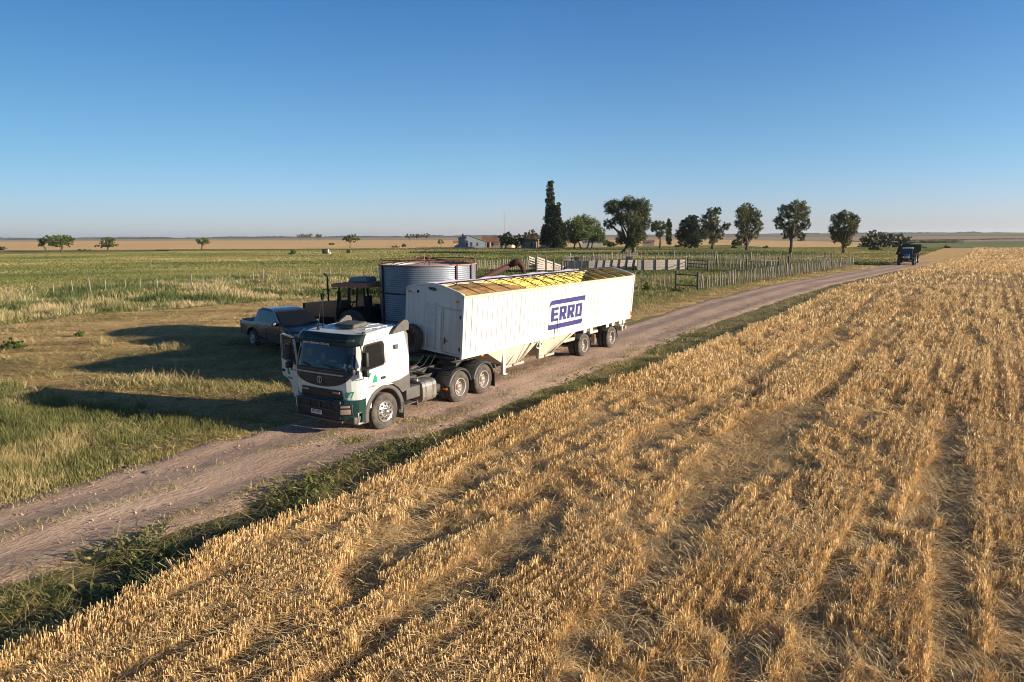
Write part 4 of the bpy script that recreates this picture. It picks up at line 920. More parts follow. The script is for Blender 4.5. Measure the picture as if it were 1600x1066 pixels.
# rear frame, axles, wheels
g = G(LM)
for y_ in (-.42, .42): g.box((-10.6, y_, HB-.12), (5.4, .09, .28), .01)
for x_ in (-8.3, -9.4, -10.4, -11.2, -12.2, -13.1): g.box((x_, 0, HB-.06), (.10, 2.3, .14), .01)
g.prism([(-8.15, HB-.02), (-8.2, .95), (-8.0, HB-.02)], -1.1, 1.1); g.build('rear_frame', P_STEEL, TRL)
g = G(); g.box((-7.7, .55, .90), (.9, 1.1, .14), .02); g.box((-9.95, .5, .98), (.8, 1.2, .12), .02); g.box((-12.85, .9, .80), (.12, .5, .22), .02); g.box((-10.15, .95, .62), (.05, .20, .45), .01); g.build('suspension_beam', P_HOPPER, TRL)
g = G(); g.box((-13.25, 0, .82), (.10, 2.3, .14), .01); g.box((-13.1, .9, 1.05), (.08, .08, .4)); g.box((-13.1, -.9, 1.05), (.08, .08, .4)); g.build('rear_bumper', P_CREAM, TRL)
g = G(LM); g.box((-TL+.05, TW-.02, HB+.02), (.10, .08, .14), .015); g.build('tail_lamp', P_ORANGE, TRL)
g = G(LM); g.box((-TL+.04, TW+.012, HB+.22), (.10, .012, .20)); g.build('reflector', P_REDLENS, TRL)
for xw in (-8.80, -11.53):
    g = G(); g.cyl((xw, -1.0, .52), (xw, 1.0, .52), .085, 10)
    for y_ in (.5, -.5): g.box((xw, y_, .68), (1.1, .09, .09), .02); g.box((xw, y_, .92), (.12, .12, .42), .02)
    g.build('axle', P_STEEL, TRL)
    for s in (1, -1):
        wheel(TRL, xw, s*1.25, s, R=.53, W=.275, dual=True, dish=.15)
        g = G(); vv = []; A = list(range(-8, 150, 8))
        for a in A:
            for r_, y_ in ((.60, s*.68), (.60, s*1.24), (.555, s*1.255)): vv.append((xw-r_*math.cos(rad(a)), y_, .53+r_*math.sin(rad(a))))
        fs = []
        for i in range(len(A)-1): fs += [(i*3, i*3+1, i*3+4, i*3+3), (i*3+1, i*3+2, i*3+5, i*3+4)]
        g.mesh(vv, fs, True); g.build('mudguard', P_BLACK, TRL)
# the load
gx, gy = 70, 26; co = []
for i in range(gx):
    for j in range(gy):
        x_ = -.09-7.6*i/(gx-1); y_ = -(TW-.10)+2*(TW-.10)*j/(gy-1); k = i/(gx-1)
        z_ = HT+.05-.20*(y_/TW)**2-(max(0, k-.52)/.48)**1.5*1.9+.10*math.sin(x_*1.9)*.5+.10*(mnoise.noise(Vector((x_*1.3, y_*1.3, 0))))+.03*mnoise.noise(Vector((x_*5, y_*5, 3)))
        co.append(LM @ Vector((x_, y_, z_)))
idx = np.arange(gx*gy).reshape(gx, gy); lo = np.stack([idx[:-1, :-1], idx[1:, :-1], idx[1:, 1:], idx[:-1, 1:]], -1).reshape(-1)
m_grain = gmat('wheat_grain', [(.3, (.36, .19, .075)), (.5, (.50, .29, .12)), (.7, (.62, .38, .17))], s1=1.5, s2=30, bump=.02, bs=60)
GR = npmesh('grain_load', np.array([tuple(c_) for c_ in co]), 4, lo, m_grain, smooth=True); GR.location = TRL.location; GR.rotation_euler = TRL.rotation_euler
tag(GR, 'brown heap of wheat grain filling the front half of the open white trailer', 'grain')

# ================================================================= silo
P_CORR = mat('galvanised_sheet', (.26, .29, .34), .5, metal=.45, col2=(.17, .20, .25), vs_=1.5, amt=.7, stretch=(1, 1, .3))
P_RUST = mat('red_oxide_steel', (.075, .022, .018), .75, col2=(.05, .022, .02), vs_=4)
P_RUSTL = mat('rusty_pink_steel', (.42, .22, .19), .75, col2=(.26, .11, .09), vs_=5)
P_PALE = mat('pale_floor_sheet', (.52, .44, .42), .8, col2=(.38, .30, .30), vs_=1.2)
SX, SY, SR, SH = -4.25, 34.0, 2.42, 4.0
SIL = empty('grain_silo', (SX, SY, 0), 0, 'round corrugated grey steel silo with red posts and an open skeletal roof', 'silo')
pr = []
nz = 40
for k in range(nz*4+1):
    z_ = SH*k/(nz*4); pr.append((SR+.012*math.sin(2*math.pi*k/4), z_))
g = G(); g.lathe(pr, n=72); g.build('corrugated_wall', P_CORR, SIL)
g = G(); g.lathe([(SR-.03, 0), (SR-.03, SH-.02)], n=72); g.build('inner_wall', P_CORR, SIL)
g = G(); g.lathe([(0, SH+.02), (SR*.6, SH-.06), (SR-.04, SH-.20)], n=72); g.build('inner_cover', P_PALE, SIL)
g = G(); g.lathe([(SR-.04, SH-.03), (SR+.06, SH-.03), (SR+.06, SH+.03), (SR-.04, SH+.03)], n=72, closed=True); g.build('rim', P_RUSTL, SIL)
for z_ in (1.3, 2.65):
    g = G(); g.lathe([(SR+.015, z_-.03), (SR+.035, z_-.03), (SR+.035, z_+.03), (SR+.015, z_+.03)], n=72, closed=True); g.build('hoop', P_STEEL, SIL)
for k in range(9):
    t = rad((-90-57, -90+41, -90+66, -90+92, 40, 75, 110, 145, 178)[k]); g = G(Matrix.Rotation(t, 4, 'Z')); g.box((SR+.04, 0, SH/2+.01), (.06, .10, SH+.02), .006); g.build('stiffener_post', P_RUST, SIL)
AP = (0, 0, SH+.42)
g = G(); g.lathe([(SR-.05, SH+.22), (SR-.02, SH+.24), (SR-.05, SH+.26)], n=60, closed=True); g.build('roof_hoop', P_RUST, SIL)
for k in range(8):
    t = 2*math.pi*(k+.2)/8; g = G(); g.tube([(0, 0, SH+.30), ((SR-.03)*math.cos(t), (SR-.03)*math.sin(t), SH+.02)], .022, 5); g.build('roof_rafter', P_RUST, SIL)
    g = G(); g.cyl(((SR-.03)*math.cos(t), (SR-.03)*math.sin(t), SH), ((SR-.03)*math.cos(t), (SR-.03)*math.sin(t), SH+.24), .014, 5); g.build('rail_upright', P_RUST, SIL)
g = G(); g.cyl((0, 0, SH+.24), (0, 0, SH+.36), .22, 14); g.build('roof_collar', P_RUST, SIL)
g = G(); g.cyl((.1, -SR+.35, SH-.1), (.1, -SR+.35, SH+.55), .018, 5); g.build('roof_pole', P_RUSTL, SIL)

# ================================================================= auger
AU = empty('grain_auger', (-3.0, 41, 0), 0, 'rust brown grain auger tube rising beside the silo with a bent spout', 'auger')
a0 = Vector((-3.6, .6, .5)); a1 = at_depth(806, 410, 41)-Vector((-3.0, 41, 0)); a1.y = 0
g = G(); g.tube([a0, a1], .17, 14); g.build('auger_tube', P_RUST, AU)
g = G(); dx = (a1-a0).normalized(); g.tube([a1-dx*.35, a1+dx*.05, a1+Vector((.22, 0, .0)), a1+Vector((.42, 0, -.30)), a1+Vector((.46, 0, -.62))], [.20, .22, .21, .18, .15], 14); g.build('spout', P_RUST, AU)
g = G(); m_ = a0.lerp(a1, .55)
for s in (1, -1): g.tube([m_, (m_.x+.3, s*.8, .45)], .035, 6); g.tube([a0.lerp(a1, .15), (m_.x+.3, s*.8, .45)], .03, 6)
g.cyl((m_.x+.3, -.85, .45), (m_.x+.3, .85, .45), .04, 8); g.build('undercarriage', P_RUST, AU)
for s in (1, -1): wheel(AU, m_.x+.3, s*.98, s, R=.36, W=.18, rim=P_RUSTRIM)
g = G(); g.box(a0, (.8, .7, .5), .04); g.build('intake_hopper', P_RUST, AU)
# ================================================================= dark blue pickup
P_PICK = mat('dark_blue_car_paint', (.014, .024, .050), .38, col2=(.034, .034, .040), vs_=1.6, amt=.5, coat=.5, stretch=(1, 1, .5))
P_ALLOY = mat('alloy_wheel', (.42, .42, .44), .35, metal=.6)
GL_CAR = glass('tinted_car_glass', (.008, .010, .014), .86)
PK = empty('pickup_truck', (-12.15, 33.4, 0), rad(-45), 'dark blue double-cab pickup parked behind the open truck door', 'pickup')
PK.scale = (1.11, 1.11, 1.11)
# x forward from the rear axle, y left, z up
def pw(x, z):  # half width
    b_ = .93-.03*max(0, (z-.9)/.3)**2*(1 if z < 1.2 else 1)
    return b_ if z <= 1.12 else .90-.24*(z-1.12)/.68
def pxo(k, x, z):
    a = abs(k); f = max(0, (a-.6)/.4)**2
    return -f*(.28 if x > 3.4 else 0)+f*(.06 if x < -1.1 else 0)
low = [(4.05, .45), (4.10, .62), (4.08, .86), (3.98, 1.03), (3.3, 1.13), (2.72, 1.17), (1.05, 1.17), (1.0, 1.16), (-1.18, 1.14), (-1.24, 1.0), (-1.25, .55), (-.56, .5)]
def wa(cx, r=.46, zc=.40): return [(cx+r*math.cos(rad(a)), zc+r*math.sin(rad(a))) for a in range(170, 9, -16)]
low += wa(0, .47)+[(.6, .36), (2.62, .36)]+wa(3.22, .47)
KP = [-1, -.93, -.8, -.6, -.3, 0, .3, .6, .8, .93, 1]
g = G(); g.extr(low, lambda x, z: .93-(.04 if z > 1.1 else 0)-(.05 if z < .5 else 0), KP, pxo); g.build('body', P_PICK, PK, bevel=.03)
gh = [(2.74, 1.15), (1.95, 1.66), (1.75, 1.74), (1.3, 1.79), (.55, 1.78), (.32, 1.70), (.12, 1.14)]
g = G(); g.extr(gh, lambda x, z: .90-.22*max(0, (z-1.14)/.65)-(.06 if z > 1.77 else 0), KP); g.build('cabin', P_PICK, PK, bevel=.03)
def gside(g, pts, s, d=.006):
    n = len(pts); W = lambda z: .90-.22*max(0, (z-1.14)/.65)
    vv = [(x, s*(W(z)+d), z) for x, z in pts]+[(x, s*(W(z)-.01), z) for x, z in pts]
    g.mesh(vv, [tuple(range(n)), tuple(range(n, 2*n))[::-1]]+[(i, (i+1) % n, n+(i+1) % n, n+i) for i in range(n)])
for s in (1, -1):
    for pts in ([(2.35, 1.22), (1.90, 1.58), (1.55, 1.68), (1.42, 1.69), (1.42, 1.22)], [(1.36, 1.22), (1.36, 1.69), (.75, 1.70), (.52, 1.62), (.42, 1.22)]):
        g = G(); gside(g, pts, s); g.build('side_window', GL_CAR, PK)
    g = G(); g.box((2.32, s*.98, 1.22), (.16, .22, .16), .04); g.build('wing_mirror', P_INK if s > 0 else P_PICK, PK)
    for x_ in (.55, 1.50):
        g = G(); g.box((x_, s*.935, 1.02), (.17, .03, .035), .01); g.build('door_handle', P_ALLOY, PK)
    g = G(); g.box((1.4, s*.93, .74), (2.1, .012, .02)); 
    for x_ in (.52, 1.40, 2.55): g.box((x_, s*.928, .80), (.012, .012, .60))
    g.build('door_seam', P_INK, PK)
    g = G(); g.box((3.88, s*.70, .90), (.22, .34, .16), .04, R=Matrix.Rotation(-s*rad(28), 3, 'Z')); g.build('headlight', P_LAMP, PK)
    g = G(); g.box((-1.22, s*.85, .95), (.06, .14, .34), .02); g.build('tail_light', P_REDLENS, PK)
    g = G(); g.box((1.5, s*.94, .36), (2.0, .16, .05), .02); g.build('side_step', P_INK, PK)
    for x_ in (0, 3.22): wheel(PK, x_, s*.95, s, R=.39, W=.24, rim=P_ALLOY, dish=.03, lugs=6)
    for cx in (0, 3.22):
        g = G(); vv = []; A = list(range(5, 176, 9))
        for a in A:
            for r_, y_ in ((.47, .925), (.53, .925), (.52, .965), (.47, .965)): vv.append((cx+r_*math.cos(rad(a)), s*y_, .42+r_*math.sin(rad(a))))
        g.mesh(vv, [(i*4+j, i*4+(j+1) % 4, i*4+4+(j+1) % 4, i*4+4+j) for i in range(len(A)-1) for j in range(4)], True)
        g.build('wheel_arch', P_PICK, PK)
g = G(); g.mesh([(2.70, -.84, 1.19), (2.70, .84, 1.19), (1.98, .70, 1.655), (1.98, -.70, 1.655), (2.60, 0, 1.28)], [(0, 1, 2, 3)])
for v in g.b.verts: v.co += Vector((.035, 0, .045))
g.build('windscreen', GL_CAR, PK)
g = G(); g.mesh([(.14, .8, 1.24), (.14, -.8, 1.24), (.30, -.68, 1.66), (.30, .68, 1.66)], [(0, 1, 2, 3)])
for v in g.b.verts: v.co += Vector((-.03, 0, .01))
g.build('rear_window', GL_CAR, PK)
g = G(); g.box((-.56, 0, 1.155), (1.24, 1.50, .03), .01); g.build('bed_cover', P_INK, PK)
g = G(); g.box((-.56, .80, 1.165), (1.26, .09, .04), .012); g.box((-.56, -.80, 1.165), (1.26, .09, .04), .012); g.box((-1.18, 0, 1.165), (.06, 1.66, .04), .012); g.build('bed_rail', P_BLACK, PK)
g = G(); g.box((4.03, 0, .80), (.12, 1.1, .26), .04); g.box((4.06, 0, .52), (.10, 1.3, .12), .03); g.build('front_grille', P_CHROME, PK)
g = G(); g.box((-1.30, 0, .55), (.12, 1.7, .16), .03); g.build('rear_bumper', P_CHROME, PK)
g = G(); g.tube([(1.75, -.3, 1.77), (1.45, -.3, 1.95)], .008, 5); g.build('antenna', P_INK, PK)
g = G()
for y_ in (-.38, .38): g.prism([(2.75, 1.165), (3.7, 1.09), (3.7, 1.075), (2.75, 1.13)], y_-.03, y_+.03)
g.build('bonnet_crease', P_PICK, PK)

# ================================================================= old brown cab tractor
P_BROWN = mat('faded_brown_orange_paint', (.52, .22, .12), .65, col2=(.30, .14, .09), vs_=2.5)
P_OLDB = mat('old_black_iron', (.02, .018, .016), .8, col2=(.06, .045, .03), vs_=4)
P_AC = mat('blue_grey_roof_box', (.20, .26, .33), .6)
OT = empty('farm_tractor', (-7.6, 34.0, 0), rad(157), 'old faded brown farm tractor with boxy cab beside the silo', 'tractor')
OT.scale = (1.1, 1.1, 1.1)
g = G(); g.prism([(.95, 1.15), (3.15, 1.12), (3.15, 1.72), (3.05, 1.78), (.95, 1.95)], -.36, .36); g.build('hood', P_BROWN, OT, bevel=.03)
g = G(); g.box((3.20, 0, 1.40), (.10, .74, .72), .03); g.build('grille', P_OLDB, OT)
g = G()
for s in (1, -1): g.box((2.95, s*.365, 1.30), (.35, .02, .50), .005); g.box((1.2, s*.365, 1.15), (.4, .02, .55), .005)
g.build('hood_side_panel', P_BROWN, OT)
g = G(); g.box((1.6, 0, .95), (3.4, .55, .42), .04); g.box((2.2, 0, 1.12), (1.4, .5, .3), .03); g.cyl((0, -.8, .82), (0, .8, .82), .16, 12); g.box((2.95, 0, .62), (.16, 1.5, .16), .02); g.box((-.3, 0, .85), (1.0, .8, .5), .05); g.build('chassis', P_OLDB, OT)
cb = dict(x0=-.55, x1=.95, y=.72, z0=1.45, z1=2.62)
g = G()
for s in (1, -1):
    for (xa, xb) in ((.98, .80), (.25, .22), (-.62, -.55)): g.tube([(xa, s*.74, 1.30), (xb, s*.70, 2.62)], .045, 6)
    g.tube([(.98, s*.74, 1.55), (-.62, s*.74, 1.55)], .035, 6)
for x_ in (.98, -.62): g.tube([(x_, -.74, 1.55), (x_, .74, 1.55)], .035, 6)
g.tube([(.90, 0, 1.5), (.80, 0, 2.62)], .03, 5); g.build('cab_frame', P_OLDB, OT)
g = G(); g.box((.18, 0, 1.22), (1.5, 1.44, .62), .03); g.build('cab_lower_panel', P_OLDB, OT)
g = G(); g.prism([(1.15, 2.60), (1.12, 2.78), (-.85, 2.84), (-.88, 2.62)], -.86, .86); g.build('cab_roof', P_BROWN, OT, bevel=.02)
g = G(); g.prism([(.55, 2.84), (.40, 3.05), (-.45, 3.07), (-.55, 2.85)], -.42, .42); g.build('roof_box', P_AC, OT, bevel=.05)
g = G(); g.box((-.92, -.5, 2.66), (.10, .20, .12), .02); g.box((1.18, .5, 2.66), (.08, .18, .12), .02); g.build('work_lamp', P_OLDB, OT)
for s in (1, -1):
    g = G(); g.prism([(.90, 1.60), (.78, 2.58), (.27, 2.58), (.30, 1.60)], s*.715, s*.72); g.build('side_glass', GL_CLEAR, OT)
    g = G(); g.prism([(.20, 1.60), (.18, 2.58), (-.50, 2.58), (-.56, 1.60)], s*.715, s*.72); g.build('side_glass', GL_CLEAR, OT)
    g = G(); g.tube([(.9, s*.72, 2.55), (1.35, s*1.15, 2.52), (1.40, s*1.18, 2.25)], .02, 5); g.box((1.40, s*1.18, 2.20), (.05, .16, .28), .02); g.build('mirror', P_OLDB, OT)
    wheel(OT, 0, s*1.02, s, R=.82, W=.42, rim=P_BROWN, dish=.12, tread=.04)
    wheel(OT, 2.95, s*.95, s, R=.48, W=.26, rim=P_BROWN, dish=.05, tread=.03)
    g = G(); vv = []; A = list(range(20, 161, 10))
    for a in A:
        for y_ in (.62, 1.0): vv.append((.90*math.cos(rad(a)), s*y_, .82+.90*math.sin(rad(a))))
    g.mesh(vv, [(i*2, i*2+1, i*2+3, i*2+2) for i in range(len(A)-1)], True); g.build('fender', P_OLDB, OT)
g = G(); g.tube([(2.0, .0, 1.8), (2.0, .0, 3.02), (2.0, .02, 3.10), (2.16, .02, 3.16)], .04, 8); g.build('exhaust_pipe', P_OLDB, OT)
g = G(); g.cyl((1.25, .15, 1.9), (1.25, .15, 2.30), .09, 10); g.cyl((1.25, .15, 2.30), (1.25, .15, 2.36), .12, 10); g.build('air_cleaner', P_OLDB, OT)
g = G(); g.box((0.0, 0, 1.62), (.5, .5, .12), .04); g.box((-.28, 0, 1.92), (.12, .5, .55), .04); g.build('seat', P_SEAT, OT)
g = G(); g.lathe([(.18, 0), (.20, .02), (.18, .04), (.16, .02)], o=(.55, 0, 1.85), n=20, closed=True); g.cyl((.55, 0, 1.86), (.75, 0, 1.5), .03, 6); g.build('steering_wheel', P_INK, OT)
g = G(); g.tube([(-.7, .7, 2.5), (-.95, .8, 1.2)], .02, 5); g.tube([(-.7, -.7, 2.5), (-.95, -.8, 1.2)], .02, 5); g.build('rear_strut', P_OLDB, OT)

# ================================================================= far tractor with grain cart
P_TBLUE = mat('tractor_blue', (.03, .07, .16), .4)
P_TGREEN = mat('cart_dark_green', (.008, .035, .018), .5)
fa = spot(1409, 415.5)
FT = empty('farm_tractor', (67.9, 115.0, 0), rad(238), 'dark blue modern tractor coming down the far end of the dirt road', 'tractor')
g = G(); g.prism([(.6, 1.1), (3.0, 1.1), (3.0, 1.55), (2.7, 1.72), (.6, 1.9)], -.38, .38); g.build('hood', P_TBLUE, FT, bevel=.05)
g = G(); g.box((3.03, 0, 1.35), (.06, .6, .5), .02); g.build('grille', P_SILVER, FT)
g = G(); g.box((1.4, 0, .95), (3.0, .6, .4), .03); g.cyl((0, -1.0, .95), (0, 1.0, .95), .18, 10); g.cyl((2.5, -1.0, .7), (2.5, 1.0, .7), .12, 10); g.box((3.3, 0, .9), (.4, .9, .5), .04); g.build('chassis', P_OLDB, FT)
g = G()
for s in (1, -1):
    for (xa, xb) in ((.8, .65), (-.7, -.7)): g.tube([(xa, s*.78, 1.4), (xb, s*.70, 2.75)], .05, 6)
g.build('cab_frame', P_OLDB, FT)
g = G(); g.prism([(.82, 1.45), (.66, 2.75), (-.68, 2.75), (-.72, 1.45)], -.74, .74); g.build('cab_glass', GL_CAR, FT)
g = G(); g.box((-.02, 0, 2.83), (1.65, 1.62, .18), .05); g.build('cab_roof', P_PLATE, FT)
for s in (1, -1):
    wheel(FT, 0, s*1.42, s, R=.95, W=.55, rim=P_SILVER, dish=.12, tread=.05); wheel(FT, 2.5, s*1.25, s, R=.70, W=.45, rim=P_SILVER, dish=.08, tread=.04)
    g = G(); g.box((.1, s*1.1, 1.95), (1.2, .5, .06), .02); g.build('fender', P_TBLUE, FT)
    g = G(); g.tube([(.7, s*.75, 2.5), (.95, s*1.25, 2.45), (.95, s*1.25, 2.2)], .025, 5); g.box((.95, s*1.27, 2.2), (.06, .2, .35), .02); g.build('mirror', P_OLDB, FT)
GC = empty('grain_cart', (71.1, 119.8, 0), rad(238), 'dark green grain cart with a folded auger towed behind the far blue tractor', 'grain cart')
g = G()
vv = [(1.6, -1.75, 3.35), (-2.2, -1.75, 3.35), (-2.2, 1.75, 3.35), (1.6, 1.75, 3.35), (1.6, -1.75, 2.3), (-2.2, -1.75, 2.3), (-2.2, 1.75, 2.3), (1.6, 1.75, 2.3), (.6, -.5, 1.0), (-1.2, -.5, 1.0), (-1.2, .5, 1.0), (.6, .5, 1.0)]
g.mesh(vv, [(0, 1, 5, 4), (1, 2, 6, 5), (2, 3, 7, 6), (3, 0, 4, 7), (4, 5, 9, 8), (5, 6, 10, 9), (6, 7, 11, 10), (7, 4, 8, 11), (8, 9, 10, 11)]); o = g.build('hopper', P_TGREEN, GC)
m_ = o.modifiers.new('wall', 'SOLIDIFY'); m_.thickness = .05
g = G(); g.cyl((1.7, -1.9, 1.6), (1.7, -1.3, 3.7), .2, 12); g.box((1.7, -1.35, 3.75), (.45, .5, .35), .05); g.build('auger', P_OLDB, GC)
g = G(); g.box((.8, 0, .95), (4.5, .3, .2), .02); g.cyl((-.3, -1.1, .85), (-.3, 1.1, .85), .1, 10); g.build('chassis', P_OLDB, GC)
for s in (1, -1): wheel(GC, -.3, s*1.5, s, R=.85, W=.5, rim=P_SILVER, dish=.1, tread=.04)
# ================================================================= trees
M_BARK = mat('bark', (.14, .10, .075), .9, col2=(.07, .05, .035), vs_=3)
LEAF = {}
def leafmat(nm, stops, tl=.25): LEAF[nm] = blade_mat(nm, stops, rough=.55, transl=tl)
leafmat('eucalyptus_leaves', [(0, (.035, .048, .018)), (.5, (.095, .11, .038)), (1, (.20, .21, .08))])
leafmat('dark_conifer_leaves', [(0, (.016, .026, .012)), (.6, (.045, .062, .025)), (1, (.10, .12, .045))], .15)
leafmat('broad_green_leaves', [(0, (.04, .065, .018)), (.5, (.115, .155, .04)), (1, (.22, .26, .07))])
def tree(name, label, base, blobs, kind='eucalyptus_leaves', leaf=None, dens=1.0, trunk=None, trunk_w=None, group=None, seed=0, squash=.9, trunks=None):
    """blobs: (px, py, rx, ry) of leaf clumps seen on the photo, given real depth about the trunk"""
    r_ = np.random.RandomState(seed+int(base[0])); b0 = spot(*base); D = b0.y; m = D/F_PX*1.0
    root = empty(name, b0, 0, label, 'tree' if 'bush' not in name and 'shrub' not in name else 'shrub', group)
    lf = leaf or max(.16, m*1.35)
    cs = []; allco = []; allv = []; ctr = np.mean([b[0] for b in blobs])
    for (bx, by, rx, ry) in blobs:
        p = at_depth(bx, by, D)-b0; wr = max(abs(b[0]-ctr) for b in blobs)+1e-3
        yo = (r_.rand()-.5)*1.4*math.sqrt(max(.05, 1-((bx-ctr)/wr)**2))*wr*m*squash
        c = np.array([p.x, yo, p.z]); cs.append((c, rx*m, ry*m))
        A = 4*math.pi*(rx*m)*(ry*m); n = int(dens*5.0*A/(lf*lf))+60
        # smaller sprays on the clump's skin, thinner inside
        k = max(14, int(n/30)); d = r_.randn(k, 3); d /= np.linalg.norm(d, axis=1)[:, None]; rr = .45+.75*r_.rand(k)**.8
        sc = d*rr[:, None]*np.array([rx*m, rx*m*.95, ry*m])+c
        q = sc[r_.randint(0, k, n)]+r_.randn(n, 3)*min(rx, ry)*m*.13
        a = r_.randn(n, 3); a /= np.linalg.norm(a, axis=1)[:, None]; b2 = np.cross(a, r_.randn(n, 3)); b2 /= np.linalg.norm(b2, axis=1)[:, None]
        s_ = lf*(.35+.55*r_.rand(n))[:, None]
        co = np.stack([q-a*s_*.5-b2*s_*.5, q+a*s_*.6-b2*s_*.3, q+a*s_*.5+b2*s_*.5, q-a*s_*.4+b2*s_*.4], 1); allco.append(co.reshape(-1, 3))
        v = np.clip(.45+.18*r_.randn(n)+.12*r_.randn(), 0, 1); vv = np.zeros((n, 4, 2)); vv[:, :, 0] = v[:, None]; allv.append(vv.reshape(-1, 2))
    co = np.concatenate(allco); vv = np.concatenate(allv); keepz = co[:, 2]; co[:, 2] = np.maximum(co[:, 2], .02)
    npmesh('crown', co, 4, np.arange(len(co)), LEAF[kind], vv, parent=root)
    g = G(); tw = (trunk_w or 3)*m/2
    for (tx, ty) in (trunks or [base]):
        t0 = at_depth(tx, ty, D)-b0; t0.z = -.1
        low = min(cs, key=lambda c: c[0][2]-c[2]*.3+abs(c[0][0]-t0.x)*.5); zt = max(low[0][2], 1)
        top = Vector((low[0][0]*.6+t0.x*.4, 0, zt)); mid = t0.lerp(top, .5)+Vector((tw*.6, tw*.4, 0))
        g.tube([t0, mid, top], [tw*1.35, tw, tw*.8], 8)
        for (c, rx_, ry_) in cs:
            if (Vector(c)-top).length > .3 and c[2] > zt*.6:
                e_ = Vector(c); g.tube([mid.lerp(top, .6), top.lerp(e_, .45)+Vector((0, 0, .1*ry_)), e_], [tw*.6, tw*.38, tw*.15], 5)
    g.build('trunk', M_BARK, root)
    return root
EG = 'eucalyptus trees in a row behind the corral'
tree('eucalyptus_tree', 'tallest broad dark eucalyptus, leftmost of the row, right of the round-topped tree', (988, 396), [(960, 325, 13, 11), (952, 350, 8, 7), (984, 320, 16, 11), (1001, 325, 12, 12), (985, 342, 15, 13), (1004, 346, 10, 13), (992, 364, 11, 14), (972, 372, 7, 10), (1000, 368, 8, 10), (966, 342, 8, 8), (986, 380, 8, 8)], trunk_w=6, trunks=[(990, 397), (973, 394)], group=EG, seed=1, dens=1.15)
tree('round_tree', 'wide dome-shaped green tree with many thin trunks right of the tall cypress', (908, 389), [(897, 351, 12, 10), (912, 346, 13, 9), (926, 353, 12, 10), (888, 365, 10, 12), (936, 366, 9, 11), (910, 362, 14, 10), (925, 370, 11, 8), (898, 374, 8, 7), (941, 374, 4, 7)], kind='broad_green_leaves', trunk_w=2.2, trunks=[(897, 389), (908, 390), (917, 389), (925, 388)], seed=2)
def column(cx, y0, y1, w0, n): return [(cx+(_rs.rand()-.5)*1.0, y0+(y1-y0)*(k+.5)/n, w0[0]+(w0[1]-w0[0])*((k+.5)/n), (y1-y0)/n*.85) for k in range(n)]
tree('cypress_tree', 'very tall narrow dark cypress rising above the house garden', (860, 388), column(860, 284, 340, (4.0, 8.0), 10)+column(861, 338, 386, (10, 15), 6)+[(851, 362, 5, 10), (850, 376, 6, 9)], kind='dark_conifer_leaves', trunk_w=3, seed=3, dens=1.7, squash=.3)
tree('cypress_tree', 'shorter dark cypress leaning against the very tall one', (874, 388), column(871.5, 318, 350, (3.5, 6), 6)+column(874, 350, 386, (8, 10), 4), kind='dark_conifer_leaves', trunk_w=3, seed=4, dens=1.7, squash=.3)
tree('broad_tree', 'small open-crowned tree beside the slim dark cypress column', (1031, 389), [(1028, 352, 9, 7), (1022, 358, 5, 5), (1036, 358, 6, 7), (1031, 366, 6, 5)], trunk_w=3, seed=5)
tree('cypress_tree', 'slim small dark cypress column standing alone among the eucalyptus', (1045, 383), column(1045, 342, 350, (1.6, 3.4), 3)+column(1045, 350, 380, (4.2, 4.0), 4)[:4], kind='dark_conifer_leaves', trunk_w=1.5, seed=6, dens=1.8, squash=.3)
tree('conifer_tree', 'dense dark bushy conifer with foliage down to the ground', (1077, 388), [(1076, 344, 6, 6), (1084, 342, 5, 6), (1068, 352, 7, 7), (1083, 354, 9, 8), (1064, 366, 7, 9), (1078, 367, 12, 9), (1090, 368, 8, 9), (1070, 379, 9, 6), (1086, 380, 9, 6)], kind='dark_conifer_leaves', trunk_w=4, seed=7, dens=1.5)
tree('eucalyptus_tree', 'eucalyptus with a pale side branch spreading right, beside the dark conifer', (1113, 390), [(1112, 333, 8, 7), (1120, 330, 5, 6), (1104, 345, 7, 9), (1118, 347, 9, 9), (1109, 360, 10, 9), (1122, 362, 8, 8), (1134, 354, 8, 6), (1128, 366, 5, 7), (1101, 366, 5, 8), (1112, 374, 7, 7)], trunk_w=4.5, group=EG, seed=8)
tree('eucalyptus_tree', 'upright oval eucalyptus, third from the right end of the row', (1166, 391), [(1169, 325, 10, 7), (1158, 334, 9, 9), (1180, 336, 10, 9), (1168, 342, 11, 9), (1154, 350, 6, 6), (1184, 352, 8, 9), (1166, 358, 11, 8), (1178, 366, 9, 7), (1160, 368, 8, 6), (1168, 376, 6, 6)], trunk_w=4, group=EG, seed=9)
tree('eucalyptus_tree', 'eucalyptus with a round airy crown, second from the right end of the row', (1235, 397), [(1244, 322, 13, 8), (1229, 330, 12, 9), (1257, 332, 9, 10), (1241, 340, 12, 8), (1218, 345, 8, 7), (1260, 350, 7, 9), (1236, 354, 12, 8), (1250, 358, 8, 8), (1216, 355, 5, 4), (1236, 367, 9, 7), (1248, 370, 6, 6)], trunk_w=5, group=EG, seed=10, dens=.9)
tree('eucalyptus_tree', 'lone eucalyptus at the right end of the row, left of the low wood', (1318, 396), [(1325, 338, 10, 8), (1313, 343, 9, 8), (1336, 345, 7, 9), (1322, 352, 12, 9), (1304, 358, 8, 8), (1330, 362, 9, 8), (1316, 366, 11, 8), (1308, 372, 7, 6), (1325, 375, 7, 7), (1316, 381, 5, 5)], trunk_w=4.5, group=EG, seed=11)
LG = 'flat-topped trees along the edge of the tan field'
tree('acacia_tree', 'dark left half of the pair of flat-topped trees at the far left', (73, 392), [(66, 376, 7, 4), (74, 373, 7, 4), (62, 382, 5, 3), (78, 379, 5, 5)], kind='broad_green_leaves', trunk_w=2.5, group=LG, seed=12)
